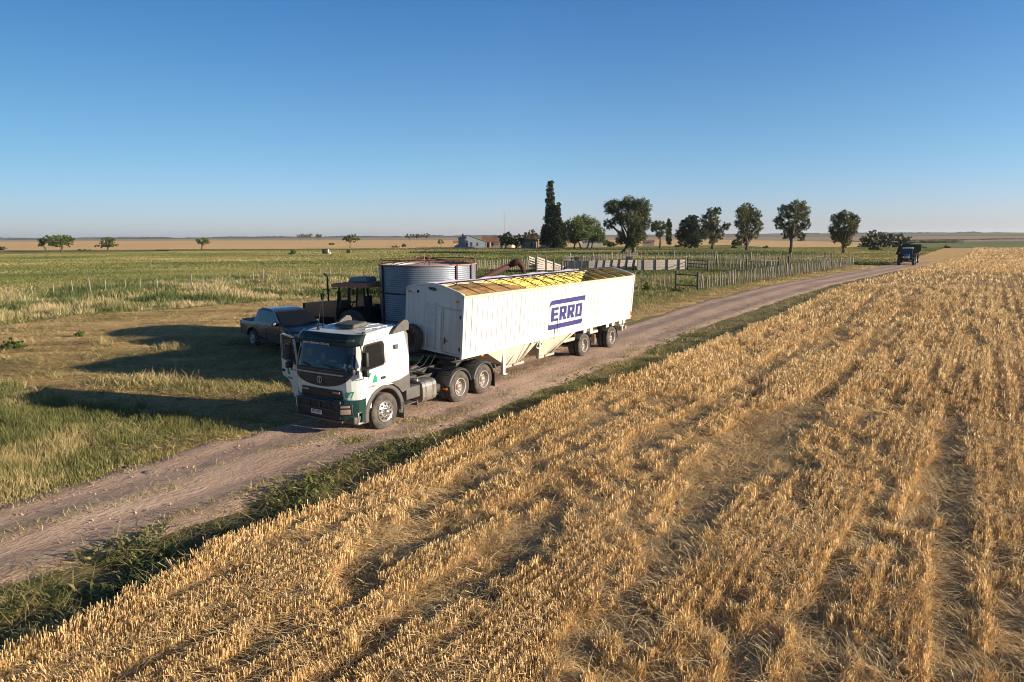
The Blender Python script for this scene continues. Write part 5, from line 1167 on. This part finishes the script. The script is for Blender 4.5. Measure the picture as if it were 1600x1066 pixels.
tree('acacia_tree', 'larger right half of the pair of flat-topped trees at the far left', (96, 394), [(90, 372, 9, 5), (103, 373, 8, 5), (97, 380, 11, 5), (109, 381, 5, 4), (86, 381, 6, 4)], kind='broad_green_leaves', trunk_w=3, group=LG, seed=13)
tree('acacia_tree', 'low spreading tree alone, right of the far left pair', (168, 391), [(162, 377, 7, 4), (171, 375, 6, 4), (178, 382, 7, 3), (157, 384, 6, 3), (168, 383, 7, 3)], kind='broad_green_leaves', trunk_w=2, group=LG, seed=14)
tree('acacia_tree', 'small vase-shaped tree alone in front of the tan field', (315, 391), [(309, 376, 5, 3), (318, 374, 6, 3), (316, 380, 6, 3), (323, 378, 4, 3)], kind='broad_green_leaves', trunk_w=1.8, group=LG, seed=15)
tree('acacia_tree', 'thin see-through tree above the parked old tractor', (547, 388), [(543, 371, 6, 3), (552, 369, 6, 3), (547, 375, 8, 4), (557, 375, 5, 3), (538, 374, 4, 2)], kind='broad_green_leaves', trunk_w=1.2, group=LG, seed=16, dens=.75)
tree('garden_tree', 'dark green garden tree hiding the middle of the ranch house', (790, 389), [(785, 372, 6, 5), (794, 369, 5, 5), (790, 378, 8, 5), (798, 377, 5, 5)], kind='broad_green_leaves', trunk_w=2, seed=17)
tree('garden_tree', 'garden bush-like tree between the two ranch buildings', (805, 389), [(802, 378, 6, 5), (810, 372, 5, 5), (808, 381, 6, 5), (815, 377, 4, 5)], kind='broad_green_leaves', trunk_w=1.5, seed=18)
tree('garden_tree', 'round dark tree showing over the roof of the small ranch building', (829, 384), [(823, 368, 6, 5), (832, 365, 6, 5), (838, 370, 4, 4), (829, 373, 8, 5)], kind='eucalyptus_leaves', trunk_w=2, seed=19)
tree('clipped_tree', 'tiny lollipop tree left of the ranch house', (689, 389), [(689, 377.5, 4, 3)], kind='broad_green_leaves', trunk_w=.8, seed=20)
for i, (x0, lb) in enumerate(((1352, 'leftmost tree of the low dark wood'), (1364, 'tallest tree of the low dark wood'), (1377, 'middle tree of the low dark wood behind the far tractor'), (1391, 'grey tree in the low dark wood left of the far tractor'), (1405, 'tree of the low dark wood right above the far tractor'), (1416, 'rightmost round tree of the low dark wood'))):
    h = (11, 20, 18, 15, 14, 10)[i]
    tree('wood_tree', lb, (x0, 387), [(x0-3, 386-h, 5, 5), (x0+3, 385-h, 5, 5), (x0, 386-h*.6, 8, h*.3), (x0+2, 384-h*.2, 7, 4), (x0-4, 383, 6, 4)], kind='eucalyptus_leaves', trunk_w=1.2, group='trees of the low wood by the far tractor', seed=30+i, dens=.5)
for i, (x0, w_) in enumerate(((470, 7), (483, 7), (498, 5), (640, 7), (653, 9), (666, 7))):
    tree('far_tree_clump', ('left', 'middle', 'right', 'left', 'middle', 'right')[i]+(' clump of the hazy tree group on the horizon above the blue pickup', ' clump of the hazy tree group on the horizon above the silo')[i > 2], (x0, 376.3), [(x0-w_*.5, 368.5, w_*.5, 2.4), (x0+w_*.4, 367.8, w_*.5, 2.6), (x0, 370.5, w_*.8, 1.8)], trunk_w=.6, seed=40+i, dens=.35, group='hazy tree groups on the horizon')
B = 'low shrubs dotted over the meadow and field edge'
for i, (x0, y0, rx, ry, kd, lb) in enumerate(((458, 398, 5, 4, 'broad_green_leaves', 'bright green round bush in the meadow above the pickup'), (545, 396, 3, 3, 'broad_green_leaves', 'small bush below the thin see-through tree'), (518, 383, 4, 1.6, 'eucalyptus_leaves', 'dull brown bush in the tan field left of the thin tree'), (618, 387, 6, 1.6, 'eucalyptus_leaves', 'low bush on the field edge left of the silo top'), (631, 386, 3, 2.4, 'eucalyptus_leaves', 'taller bush on the field edge above the silo'), (1152, 384, 7, 5, 'broad_green_leaves', 'light green shrub left of the third tree from the right'), (1146, 388, 4, 2, 'dark_conifer_leaves', 'dark low bush under the light green shrub'), (1196, 388, 4, 2, 'dark_conifer_leaves', 'brownish low bush between the upright and the airy eucalyptus'), (1367, 391, 9, 3, 'dark_conifer_leaves', 'dark brown heap of brush in front of the low wood'), (1479, 388, 5, 2, 'eucalyptus_leaves', 'small bush at the green field edge right of the far tractor'), (1440, 388, 7, 1.5, 'dark_conifer_leaves', 'flat dark bush just right of the grain cart'), (255, 392.5, 9, 1.4, 'dark_conifer_leaves', 'dark low bramble between two flat-topped trees'), (130, 392.5, 10, 1.5, 'eucalyptus_leaves', 'long low scrub right of the far left pair of trees'), (3, 391, 5, 3, 'dark_conifer_leaves', 'reddish dark bush at the left edge of the photo'), (1060, 386, 6, 2, 'dark_conifer_leaves', 'low dark bush at the foot of the conifer'), (947, 384, 7, 5, 'broad_green_leaves', 'green bush between the dome tree and the tallest eucalyptus'), (955, 386, 6, 4, 'dark_conifer_leaves', 'dark bush behind the trunk of the tallest eucalyptus'))):
    tree('shrub', lb, (x0, y0), [(x0, y0-ry*.9, rx, ry), (x0+rx*.4, y0-ry*.6, rx*.6, ry*.7), (x0-rx*.5, y0-ry*.5, rx*.5, ry*.6)], kind=kd, trunk_w=.5, seed=60+i, dens=1.3, group=B)
# distant scrub lines on field edges
def scrubline(name, label, pts, hpx, n, kind, seed):
    r_ = np.random.RandomState(seed); P_ = [spot(*p) for p in pts]; L = np.r_[0, np.cumsum([(P_[i+1]-P_[i]).length for i in range(len(P_)-1)])]
    t = r_.rand(n)*L[-1]; x = np.interp(t, L, [p.x for p in P_]); y = np.interp(t, L, [p.y for p in P_])+r_.randn(n)*2; m = y/F_PX
    hh = hpx*m*(.2+fbm(t*.03+seed, t*0, 3)*1.4); z = hh*r_.rand(n); s_ = (m*1.1)[:, None]
    q = np.stack([x+r_.randn(n)*m, y, z], -1); a = r_.randn(n, 3); a /= np.linalg.norm(a, axis=1)[:, None]; b2 = np.cross(a, r_.randn(n, 3)); b2 /= np.linalg.norm(b2, axis=1)[:, None]
    co = np.stack([q-a*s_*.5, q+b2*s_*.5, q+a*s_*.5, q-b2*s_*.5], 1).reshape(-1, 3); co[:, 2] = np.maximum(co[:, 2], .01)
    vv = np.zeros((n*4, 2)); vv[:, 0] = np.repeat(r_.rand(n), 4)
    tag(npmesh(name, co, 4, np.arange(n*4), LEAF[kind], vv), label, 'scrub', kind='stuff')
scrubline('field_edge_scrub', 'low scrub and weeds along the edge of the tan field', [(-60, 394), (150, 393), (420, 390.5), (700, 390)], 1.6, 5000, 'eucalyptus_leaves', 5)
scrubline('garden_scrub', 'dark weeds along the ranch garden ditch', [(640, 396), (760, 395), (870, 392)], 3.2, 4200, 'eucalyptus_leaves', 6)
scrubline('hedge_line', 'dark hedge line beyond the green field on the right', [(1425, 379.8), (1500, 379.5)], 4, 1200, 'dark_conifer_leaves', 7)
scrubline('hedge_line', 'thin dark hedge between green and ploughed far fields', [(1300, 379), (1560, 374.5), (1700, 373.5)], 1.6, 2600, 'dark_conifer_leaves', 8)
# weeds in the corral and by the yard
def bush_g(name, label, x0, y0, w_, h_, kind, seed):
    tree(name, label, (x0, y0), [(x0, y0-h_*.5, w_*.5, h_*.5), (x0+w_*.3, y0-h_*.35, w_*.3, h_*.35), (x0-w_*.3, y0-h_*.3, w_*.3, h_*.3)], kind=kind, trunk_w=.6, seed=seed, dens=1.2, leaf=.12, group='weeds around the yard')
bush_g('weed_bush', 'tall dark weed by the corral fence right of the trailer', 1010, 455, 9, 13, 'broad_green_leaves', 81)
bush_g('weed_bush', 'low weed clump at the foot of the corral gate', 1062, 457, 24, 6, 'broad_green_leaves', 82)
bush_g('weed_bush', 'green weed patch at the left edge of the yard', 22, 546, 26, 16, 'broad_green_leaves', 83)
bush_g('weed_bush', 'small dark weed standing in the yard left of the silo shadow', 126, 526, 11, 10, 'broad_green_leaves', 84)

# ================================================================= the ranch
P_SHADEW = mat('shade_blue_wall', (.20, .24, .27), .85, col2=(.13, .16, .18), vs_=.5)  # bluish shade put into the wall colour
P_WALL = mat('white_lime_wall', (.66, .60, .54), .85, col2=(.45, .38, .33), vs_=.5)
P_PINKW = mat('pinkish_wall', (.52, .42, .36), .85, col2=(.36, .28, .24), vs_=.5)
P_TILE = mat('red_roof_tiles', (.30, .12, .07), .85, col2=(.34, .22, .10), vs_=.35)
P_GROOF = mat('grey_sheet_roof', (.16, .18, .19), .7, col2=(.26, .24, .23), vs_=.4)
P_WINDK = mat('dark_opening', (.02, .022, .025), .6)
P_WOOD = mat('weathered_wood', (.30, .26, .22), .9, col2=(.16, .13, .11), vs_=4)
P_WOODL = mat('pale_weathered_planks', (.46, .40, .36), .9, col2=(.30, .25, .22), vs_=2.5)
P_WOODD = mat('dark_weathered_wood', (.075, .065, .058), .9, col2=(.15, .13, .11), vs_=4)
h0 = spot(724, 388); HD = h0.y; ms = HD/F_PX
H1 = empty('ranch_house', h0, rad(14), 'blue-grey ranch house with sloping roof left of the garden trees', 'house')
g = G(); g.prism([(-.8, 0), (9.6, 0), (9.6, 3.0), (2.6, 5.4), (-.8, 4.5)], 0, 8); g.build('wall', P_SHADEW, H1)
g = G(); g.mesh([(-1.2, -.3, 4.55), (2.6, -.3, 5.62), (2.6, 8.3, 5.62), (-1.2, 8.3, 4.55), (10.0, -.3, 3.05), (10.0, 8.3, 3.05)], [(0, 1, 2, 3), (1, 4, 5, 2)]); o = g.build('roof', P_GROOF, H1); q = o.modifiers.new('s', 'SOLIDIFY'); q.thickness = .18; q.offset = -1
g = G(H1.matrix_world); g = G(); g.box((.0, .5, 5.0), (.8, .8, 2.6), .02); g.build('chimney', P_SHADEW, o)
for (x_, w_, z0_, z1_) in ((1.6, .9, .05, 2.5), (3.6, .9, .9, 2.6), (6.3, .8, 1.0, 2.4)):
    g = G(); g.box((x_, -.02, (z0_+z1_)/2), (w_, .06, z1_-z0_)); f = g.build('door' if z0_ < .1 else 'window', P_WINDK, H1)
H2 = empty('ranch_house', spot(757, 387.3), rad(-12), 'white ranch house wing with brown-red tiled roof and pillared porch', 'house')
g = G(); g.box((5.5, 4.5, 1.5), (14, 6, 3.0)); g.build('wall', P_WALL, H2)
g = G(); g.mesh([(-2.0, .3, 2.7), (13, .3, 2.7), (13, 4.5, 5.0), (-2.0, 4.5, 5.0), (13, 8.2, 2.7), (-2.0, 8.2, 2.7)], [(0, 1, 2, 3), (3, 2, 4, 5)]); o = g.build('roof', P_TILE, H2); q = o.modifiers.new('s', 'SOLIDIFY'); q.thickness = .2; q.offset = -1
g = G(); g.box((8.2, 4.4, 5.4), (.9, .7, 1.8), .02); g.build('chimney', P_TILE, o)
g = G(); g.box((6.0, 1.92, 4.0), (1.6, .05, .3), R=Matrix.Rotation(rad(30), 3, 'X')); g.build('skylight', P_PLATE, o)
for x_ in (-1.6, .6, 2.6, 6.6, 8.4, 12.2):
    g = G(); g.box((x_, .45, 1.35), (.28, .28, 2.7), .02); g.build('porch_pillar', P_WALL, H2)
for (x_, w_, z0_, z1_) in ((1.2, 1.0, .05, 2.3), (3.4, 1.0, .9, 2.2), (7.6, 1.0, .05, 2.3), (10, 1.1, .9, 2.2)):
    g = G(); g.box((x_, 1.47, (z0_+z1_)/2), (w_, .06, z1_-z0_)); g.build('door' if z0_ < .1 else 'window', P_WINDK, H2)
H3 = empty('outbuilding', spot(817, 388), rad(6), 'small pinkish outbuilding with porch left of the tall cypress', 'outbuilding')
g = G(); g.box((2.8, 3, 1.5), (6.0, 5, 3.0)); g.build('wall', P_PINKW, H3)
g = G(); g.mesh([(-.8, -.8, 2.9), (6.6, -.8, 2.9), (6.2, 2.6, 4.3), (-.3, 2.6, 4.3), (6.6, 6, 2.9), (-.8, 6, 2.9)], [(0, 1, 2, 3), (3, 2, 4, 5)]); o = g.build('roof', P_TILE, H3); q = o.modifiers.new('s', 'SOLIDIFY'); q.thickness = .2; q.offset = -1
for x_ in (-.4, 1.2, 3.0, 4.6, 6.2):
    g = G(); g.box((x_, -.5, 1.4), (.30, .30, 2.8), .02); g.build('porch_pillar', P_WALL, H3)
for x_ in (1.2, 3.6):
    g = G(); g.box((x_, .47, 1.2), (.9, .06, 2.1)); g.build('door', P_WINDK, H3)
H4 = empty('shed', spot(714, 387.2), rad(5), 'low brown-roofed shed behind the left end of the ranch house', 'shed')
g = G(); g.box((.8, 2, 1.1), (4.2, 3, 2.2)); g.build('wall', P_WALL, H4)
g = G(); g.mesh([(-1.8, .3, 2.1), (3.2, .3, 2.1), (3.2, 2, 3.2), (-1.8, 2, 3.2), (3.2, 3.7, 2.1), (-1.8, 3.7, 2.1)], [(0, 1, 2, 3), (3, 2, 4, 5)]); o = g.build('roof', P_TILE, H4); q = o.modifiers.new('s', 'SOLIDIFY'); q.thickness = .15
H5 = empty('barn', spot(926, 386.6), rad(-8), 'pale low barn half hidden behind the dome-shaped tree', 'barn')
g = G(); g.box((0, 2, 1.3), (9, 5, 2.6)); g.build('wall', P_WALL, H5)
g = G(); g.mesh([(-4.8, -.8, 2.5), (4.8, -.8, 2.5), (4.8, 2, 3.6), (-4.8, 2, 3.6), (4.8, 4.8, 2.5), (-4.8, 4.8, 2.5)], [(0, 1, 2, 3), (3, 2, 4, 5)]); o = g.build('roof', P_GROOF, H5); q = o.modifiers.new('s', 'SOLIDIFY'); q.thickness = .15
H6 = empty('shed', spot(1013, 385.6), rad(-10), 'small reddish shed with pale post behind the tallest eucalyptus', 'shed')
g = G(); g.box((0, 1.5, 1.1), (5, 3, 2.2)); g.build('wall', P_PINKW, H6)
g = G(); g.mesh([(-2.8, -.3, 2.1), (2.8, -.3, 2.1), (2.8, 3.2, 2.9), (-2.8, 3.2, 2.9)], [(0, 1, 2, 3)]); o = g.build('roof', P_TILE, H6); q = o.modifiers.new('s', 'SOLIDIFY'); q.thickness = .15
# antenna mast, parked car far off, trough
ma = spot(788, 387); MS = empty('antenna_mast', ma, 0, 'thin lattice radio mast rising behind the ranch house', 'mast')
ht = (387-333)*ma.y/F_PX
g = G()
for k in range(3):
    t = 2*math.pi*k/3; g.cyl((.16*math.cos(t), .16*math.sin(t), 0), (.06*math.cos(t), .06*math.sin(t), ht), .035, 5)
for z_ in np.arange(.5, ht, .8): g.cyl((.15, 0, z_), (-.07, .12, z_+.4), .02, 4); g.cyl((-.07, -.12, z_), (.14, 0, z_+.4), .02, 4)
g.build('lattice', mat('mast_steel', (.20, .20, .21), .7), MS)
CR = empty('parked_car', spot(849, 388.5), rad(172), 'small teal-blue old car parked under the tall cypress', 'car')
P_TEAL = mat('teal_car_paint', (.06, .14, .18), .4)
g = G(); g.extr([(-1.9, .3), (-1.95, .7), (-1.0, .85), (-.6, 1.35), (.6, 1.38), (1.0, .9), (1.9, .78), (1.95, .35)], lambda x, z: .8-.15*max(0, z-.8), [-1, -.8, 0, .8, 1]); g.build('body', P_TEAL, CR)
for x_ in (-1.2, 1.2):
    for s in (1, -1): wheel(CR, x_, s*.8, s, R=.30, W=.18, rim=P_ALLOY)
BR = empty('barrel', spot(509, 397), 0, 'dark barrel with a pale end lying in the meadow above the old tractor', 'barrel')
g = G(); g.lathe([(0, -.9), (.75, -.9), (.82, -.4), (.82, .4), (.75, .9), (0, .9)], o=(0, 0, .8), axis='x', n=20); g.build('drum', mat('dark_drum', (.05, .035, .03), .7), BR)
g = G(); g.lathe([(0, .92), (.70, .92), (.70, .95), (0, .95)], o=(0, 0, .8), axis='x', n=20); g.box((1.2, 0, .35), (.8, .8, .6), .1); g.build('pale_end', P_PLATE, BR)

# ================================================================= fences
def post_mesh(nm, h, r, mt, sq=False):
    g = G()
    if sq: g.box((0, 0, h/2-.1), (r*2, r*2, h+.2), .008)
    else: g.tube([(0, 0, -.2), (0, 0, h*.5), (r*.3, 0, h)], [r*1.05, r, r*.85], 6)
    me = g.build(nm, mt); d = me.data; bpy.data.objects.remove(me); return d
def fence(name, label, pts, n, h, r, mt, rails=0, wires=0, seed=0, jit=.12, big=0, cat='fence', railz=None):
    P_ = [spot(*p) for p in pts]; L = np.r_[0, np.cumsum([(P_[i+1]-P_[i]).length for i in range(len(P_)-1)])]; r_ = np.random.RandomState(seed)
    root = empty(name, P_[0], 0, label, cat); me = post_mesh('post', h, r, mt); mb = post_mesh('strainer_post', h*1.15, r*2.0, P_WOOD)
    def pt(t): return Vector((float(np.interp(t, L, [p.x for p in P_])), float(np.interp(t, L, [p.y for p in P_])), 0))-P_[0]
    for i in range(n):
        b_ = big and i % big == 0; o = bpy.data.objects.new('post', mb if b_ else me); COL.objects.link(o); o.parent = root
        p = pt(L[-1]*(i+(r_.rand()-.5)*.3)/(n-1)); o.location = p; o.rotation_euler = (r_.randn()*.05, r_.randn()*.05, r_.rand()*6)
        o.scale = (1, 1, 1+r_.randn()*jit*.6)
    for k in range(rails):
        z_ = (railz or [h*.85, h*.45])[k]
        g = G(); g.tube([pt(t)+Vector((0, 0, z_)) for t in np.linspace(0, L[-1], 12)], .045, 5); g.build('rail', mt, root)
    if wires:
        for k in range(wires):
            g = G(); z_ = h*(.9-.75*k/max(1, wires-1)); g.tube([pt(t)+Vector((0, 0, z_)) for t in np.linspace(0, L[-1], 16)], .006, 4); g.build('wire', mat('fence_wire', (.10, .095, .09), .7), root)
    return root
P_POSTW = mat('pale_thin_post', (.38, .34, .28), .85, col2=(.26, .23, .19), vs_=5)
fence('stake_fence', 'long fence of close grey stakes running beside the dirt road to the far tractor', [(1090, 454), (1160, 443), (1240, 430.5), (1332, 415.5)], 92, 1.45, .055, P_WOOD, wires=5, seed=1, big=13)
fence('stake_fence', 'sparser stake fence just right of the trailer, left of the corral gate', [(985, 449), (1020, 449), (1056, 452)], 11, 1.45, .045, P_WOOD, wires=4, seed=2)
fence('stake_fence', 'stake fence between white corral wall and roadside fence', [(1072, 421), (1160, 424), (1236, 426)], 34, 1.45, .055, P_WOOD, wires=4, seed=3, big=9)
fence('stake_fence', 'row of pale stakes behind the auger, left of the loading ramp', [(742, 425), (838, 422)], 30, 1.7, .05, P_POSTW, wires=3, seed=4, big=8)
fence('stake_fence', 'farthest stake fence running below the eucalyptus row', [(890, 413), (985, 405), (1100, 405), (1230, 410), (1300, 409)], 96, 1.55, .07, P_WOOD, wires=3, seed=5, big=12)
fence('stake_fence', 'middle stake fence crossing the corral behind the white wall', [(1076, 413), (1150, 414), (1228, 418)], 40, 1.5, .06, P_WOOD, wires=3, seed=11, big=10)
fence('wire_fence', 'wire fence with thin pale posts half sunk in the tall grass', [(-40, 474), (3, 469), (56, 466), (106, 463), (152, 459), (236, 454), (312, 449), (411, 441), (490, 436), (548, 432), (600, 429), (640, 427)], 33, 1.35, .03, P_POSTW, wires=4, seed=6, big=6)
fence('garden_fence', 'low dark garden fence left of the ranch house', [(650, 391), (690, 391.5), (740, 391), (800, 391)], 40, 1.3, .05, P_WOODD, rails=1, seed=7)
fence('garden_fence', 'front garden fence below the ranch house nearer the camera', [(650, 396), (720, 396), (780, 394)], 22, 1.5, .05, P_WOODD, rails=1, seed=8)
def gate(name, label, a, b_, h, rails, mt=None, seed=0, hh=None):
    A, Bp = spot(*a), spot(*b_); root = empty(name, A, 0, label, 'gate'); d = Bp-A; mt = mt or P_WOODD
    for q in (Vector(), d):
        g = G(); g.tube([q+Vector((0, 0, -.2)), q+Vector((0, 0, h*1.1))], .11, 7); g.build('gate_post', mt, root)
    for k in range(rails):
        z_ = h*(.9-.6*k/max(1, rails-1)); g = G(); g.tube([Vector((0, 0, z_)), d+Vector((0, 0, z_-.04))], .06, 5); g.build('rail', mt, root)
    return root
gate('rail_gate', 'dark rail gate between two stout posts at the near corral corner', (1056, 453), (1090, 455), 1.7, 2)
gate('rail_gate', 'long top rail on tall posts over the roadside fence, near middle', (1166, 427), (1216, 424), 1.8, 1)
gate('rail_gate', 'tall rail gate with the highest post beside the roadside fence', (1231, 431), (1288, 421), 2.3, 1)
gate('rail_gate', 'short rail gate right of the white plank wall', (1074, 422), (1106, 424), 1.7, 3)
# white plank walls
def plankwall(label, a, b_, h, nb, np_, lean=0):
    A, Bp = spot(*a), spot(*b_); root = empty('plank_wall', A, 0, label, 'wall', 'pale corral walls'); d = Bp-A; L = d.length; R_ = Matrix.Rotation(math.atan2(d.y, d.x), 4, 'Z'); root.rotation_euler = (0, 0, math.atan2(d.y, d.x))
    g = G()
    for k in range(nb): g.box((L/2, 0, .08+h*(k+.5)/nb), (L, .05, h/nb-.03), .01)
    g.build('planks', P_WOODL, root)
    for k in range(np_):
        g = G(); x_ = L*(k+.5)/np_; g.tube([(x_, -.12, -.1), (x_+lean, -.10, h*1.15)], .075, 7); g.build('post', P_WOODD, root)
plankwall('pale plank corral wall with dark posts, right of the trailer roof end', (996, 423.5), (1070, 422.5), 1.55, 4, 4)
plankwall('pale plank corral wall with leaning dark posts behind the trailer end', (925, 423.5), (995, 422.5), 1.5, 4, 6, .3)
plankwall('short low pale plank wall joining the loading ramp', (881, 420), (925, 420), 1.2, 3, 4)
# loading ramp
ra_, rb_ = spot(838, 426), spot(882, 423); LR = empty('loading_ramp', ra_, math.atan2((rb_-ra_).y, (rb_-ra_).x), 'pale wooden cattle loading ramp sloping down to the right', 'ramp')
L_ = (rb_-ra_).length
for s in (0, 1.4):
    g = G()
    for k in range(6):
        z0_ = .35+k*.36; g.prism([(0, z0_), (L_, max(.05, z0_-1.9*.9)), (L_, max(.1, z0_-1.9*.9)+.22), (0, z0_+.22)], s, s+.05)
    g.build('side_planks', P_WOODL, LR)
for x_ in (.0, .33, .6, .9, 1.0):
    g = G(); g.box((x_*L_, -.07, 1.45*(1-.55*x_)), (.20, .14, 2.9*(1-.55*x_)), .01); g.build('post', P_WOODD, LR)
g = G(); g.prism([(0, 1.0), (L_, .1), (L_, .16), (0, 1.06)], .06, 1.38); g.build('ramp_floor', P_WOOD, LR)
sb = spot(880, 415); SB = empty('slatted_panel', sb, 0, 'small pale slatted panel standing behind the loading ramp', 'panel')
for k in range(5):
    g = G(); g.box((.85, 0, .55+k*.26), (1.75, .04, .15), .005); g.build('slat', P_POSTW, SB)
for x_ in (.1, 1.6):
    g = G(); g.box((x_, .04, .85), (.1, .04, 1.7)); g.build('upright', P_WOOD, SB)
cu_ = spot(893, 418); CC = empty('cattle_crush', cu_, rad(2), 'dark cattle crush of rails and posts with a raised slanting pole', 'cattle crush')
for k in range(6):
    g = G(); g.box((k*.85, 0, .9), (.12, .12, 1.8)); g.build('post', P_WOODD, CC)
for z_ in (.5, 1.0, 1.55):
    g = G(); g.box((2.2, -.08, z_), (4.9, .05, .14)); g.build('rail', P_WOODD, CC)
g = G(); g.tube([(1.2, 0, 1.6), (3.2, 0, 2.9)], .05, 5); g.tube([(3.1, 0, 1.2), (3.25, 0, 3.0)], .06, 5); g.build('lever_pole', P_WOODD, CC)
g = G(); g.box((.9, -.1, 1.3), (.8, .5, .9), .03); g.build('head_gate', P_OLDB, CC)
g = G(); g.box((4.2, 0, 1.75), (1.6, .1, .1)); g.build('top_beam', P_WOODD, CC)
bp_ = spot(983, 420); BP = empty('notice_board', bp_, 0, 'dark board on posts with a pale plank on top behind the corral wall', 'board')
for x_ in (-.45, .45):
    g = G(); g.box((x_, .05, 1.0), (.12, .1, 2.0)); g.build('post', P_WOODD, BP)
g = G(); g.box((0, 0, 1.35), (1.0, .08, 1.2), .01); g.build('board', mat('dark_blue_board', (.02, .03, .045), .6), BP)
g = G(); g.box((.3, 0, 2.15), (2.2, .12, .12), .01); g.box((.5, 0, 2.45), (1.8, .12, .1), .01); g.build('top_plank', P_POSTW, BP)
# twigs, stones, tufts in the yard
m_stick = mat('dry_twig', (.45, .38, .30), .9)
r_ = np.random.RandomState(77)
for i, (x0, y0, s_) in enumerate(((232, 742, .10), (330, 846, .06), (60, 880, .05), (500, 700, .06), (1050, 520, .07), (262, 818, .05), (430, 760, .05), (690, 668, .05))):
    c_ = spot(x0, y0); b_ = bmesh.new(); bmesh.ops.create_icosphere(b_, subdivisions=2, radius=s_)
    for v in b_.verts: v.co *= 1+.5*(mnoise.noise(v.co*9+Vector((i, 0, 0)))); v.co.z *= .6
    me = bpy.data.meshes.new('clod'); b_.to_mesh(me); b_.free(); o = link('earth_clod', me, mat('earth_clod', (.16, .12, .10), .95)); o.location = (c_.x, c_.y, .04)
    tag(o, ('largest clod on the road at the lower left', 'clod on the right rut nearest the weeds', 'clod at the left end of the road', 'clod in front of the truck bumper', 'clod on the road beyond the trailer', 'clod in the middle of the road at lower left', 'clod midway between the truck and the lower left clods', 'clod beside the front wheel on the road')[i], 'clod', 'earth clods on the road')
# ================================================================= tufts left standing in the yard
def tuft(cx, cy, n, rx, ry, h, seed, label, dry=.75):
    r_ = np.random.RandomState(seed); c = spot(cx, cy); x = c.x+r_.randn(n)*rx; y = c.y+r_.randn(n)*ry
    tag(blades('grass_tuft', x, y, h*(.4+.8*r_.rand(n)), .016, .15+.4*r_.rand(n), r_.rand(n)*6.283, np.clip(dry+.2*r_.randn(n), 0, 1), m_grass, bend=.6, rs=r_), label, 'grass', group='tufts left standing in the yard', kind='stuff')
tuft(235, 600, 420, .7, .35, .50, 1, 'tall dry tuft in the middle of the truck shadow')
tuft(200, 601, 260, .5, .3, .4, 2, 'dry tuft left of the tall one in the truck shadow')
tuft(320, 607, 1100, 1.3, .4, .28, 3, 'green and dry tuft nearest the truck in its shadow', .5)
tuft(385, 613, 700, 1.0, .35, .22, 4, 'low tuft by the open truck door', .6)
tuft(268, 546, 170, .35, .3, .42, 5, 'dry tuft between the two upper shadows')
tuft(160, 540, 160, .2, .2, .5, 6, 'thin stalks at the tip of the silo shadow')
tuft(555, 690, 900, .28, .25, .10, 7, 'grass clump on the road before the front wheel', .55)
tuft(645, 660, 900, .5, .2, .12, 8, 'straw clump on the road beside the fuel tank', .7)
# ================================================================= the air
g = G(); g.box((0, 0, 28), (34000, 34000, 62)); HZ = g.build('haze', [])
hm = bpy.data.materials.new('haze'); hm.use_nodes = True; t = hm.node_tree; t.nodes.clear()
ho = t.nodes.new('ShaderNodeOutputMaterial'); hv = t.nodes.new('ShaderNodeVolumePrincipled'); hv.inputs['Density'].default_value = 6e-5; hv.inputs['Color'].default_value = (.80, .88, 1, 1); hv.inputs['Anisotropy'].default_value = .2
t.links.new(hv.outputs[0], ho.inputs['Volume']); HZ.data.materials.clear(); HZ.data.materials.append(hm)
tag(HZ, 'thin pale air that greys the far fields', 'haze', kind='stuff')
C.cycles.volume_bounces = 0
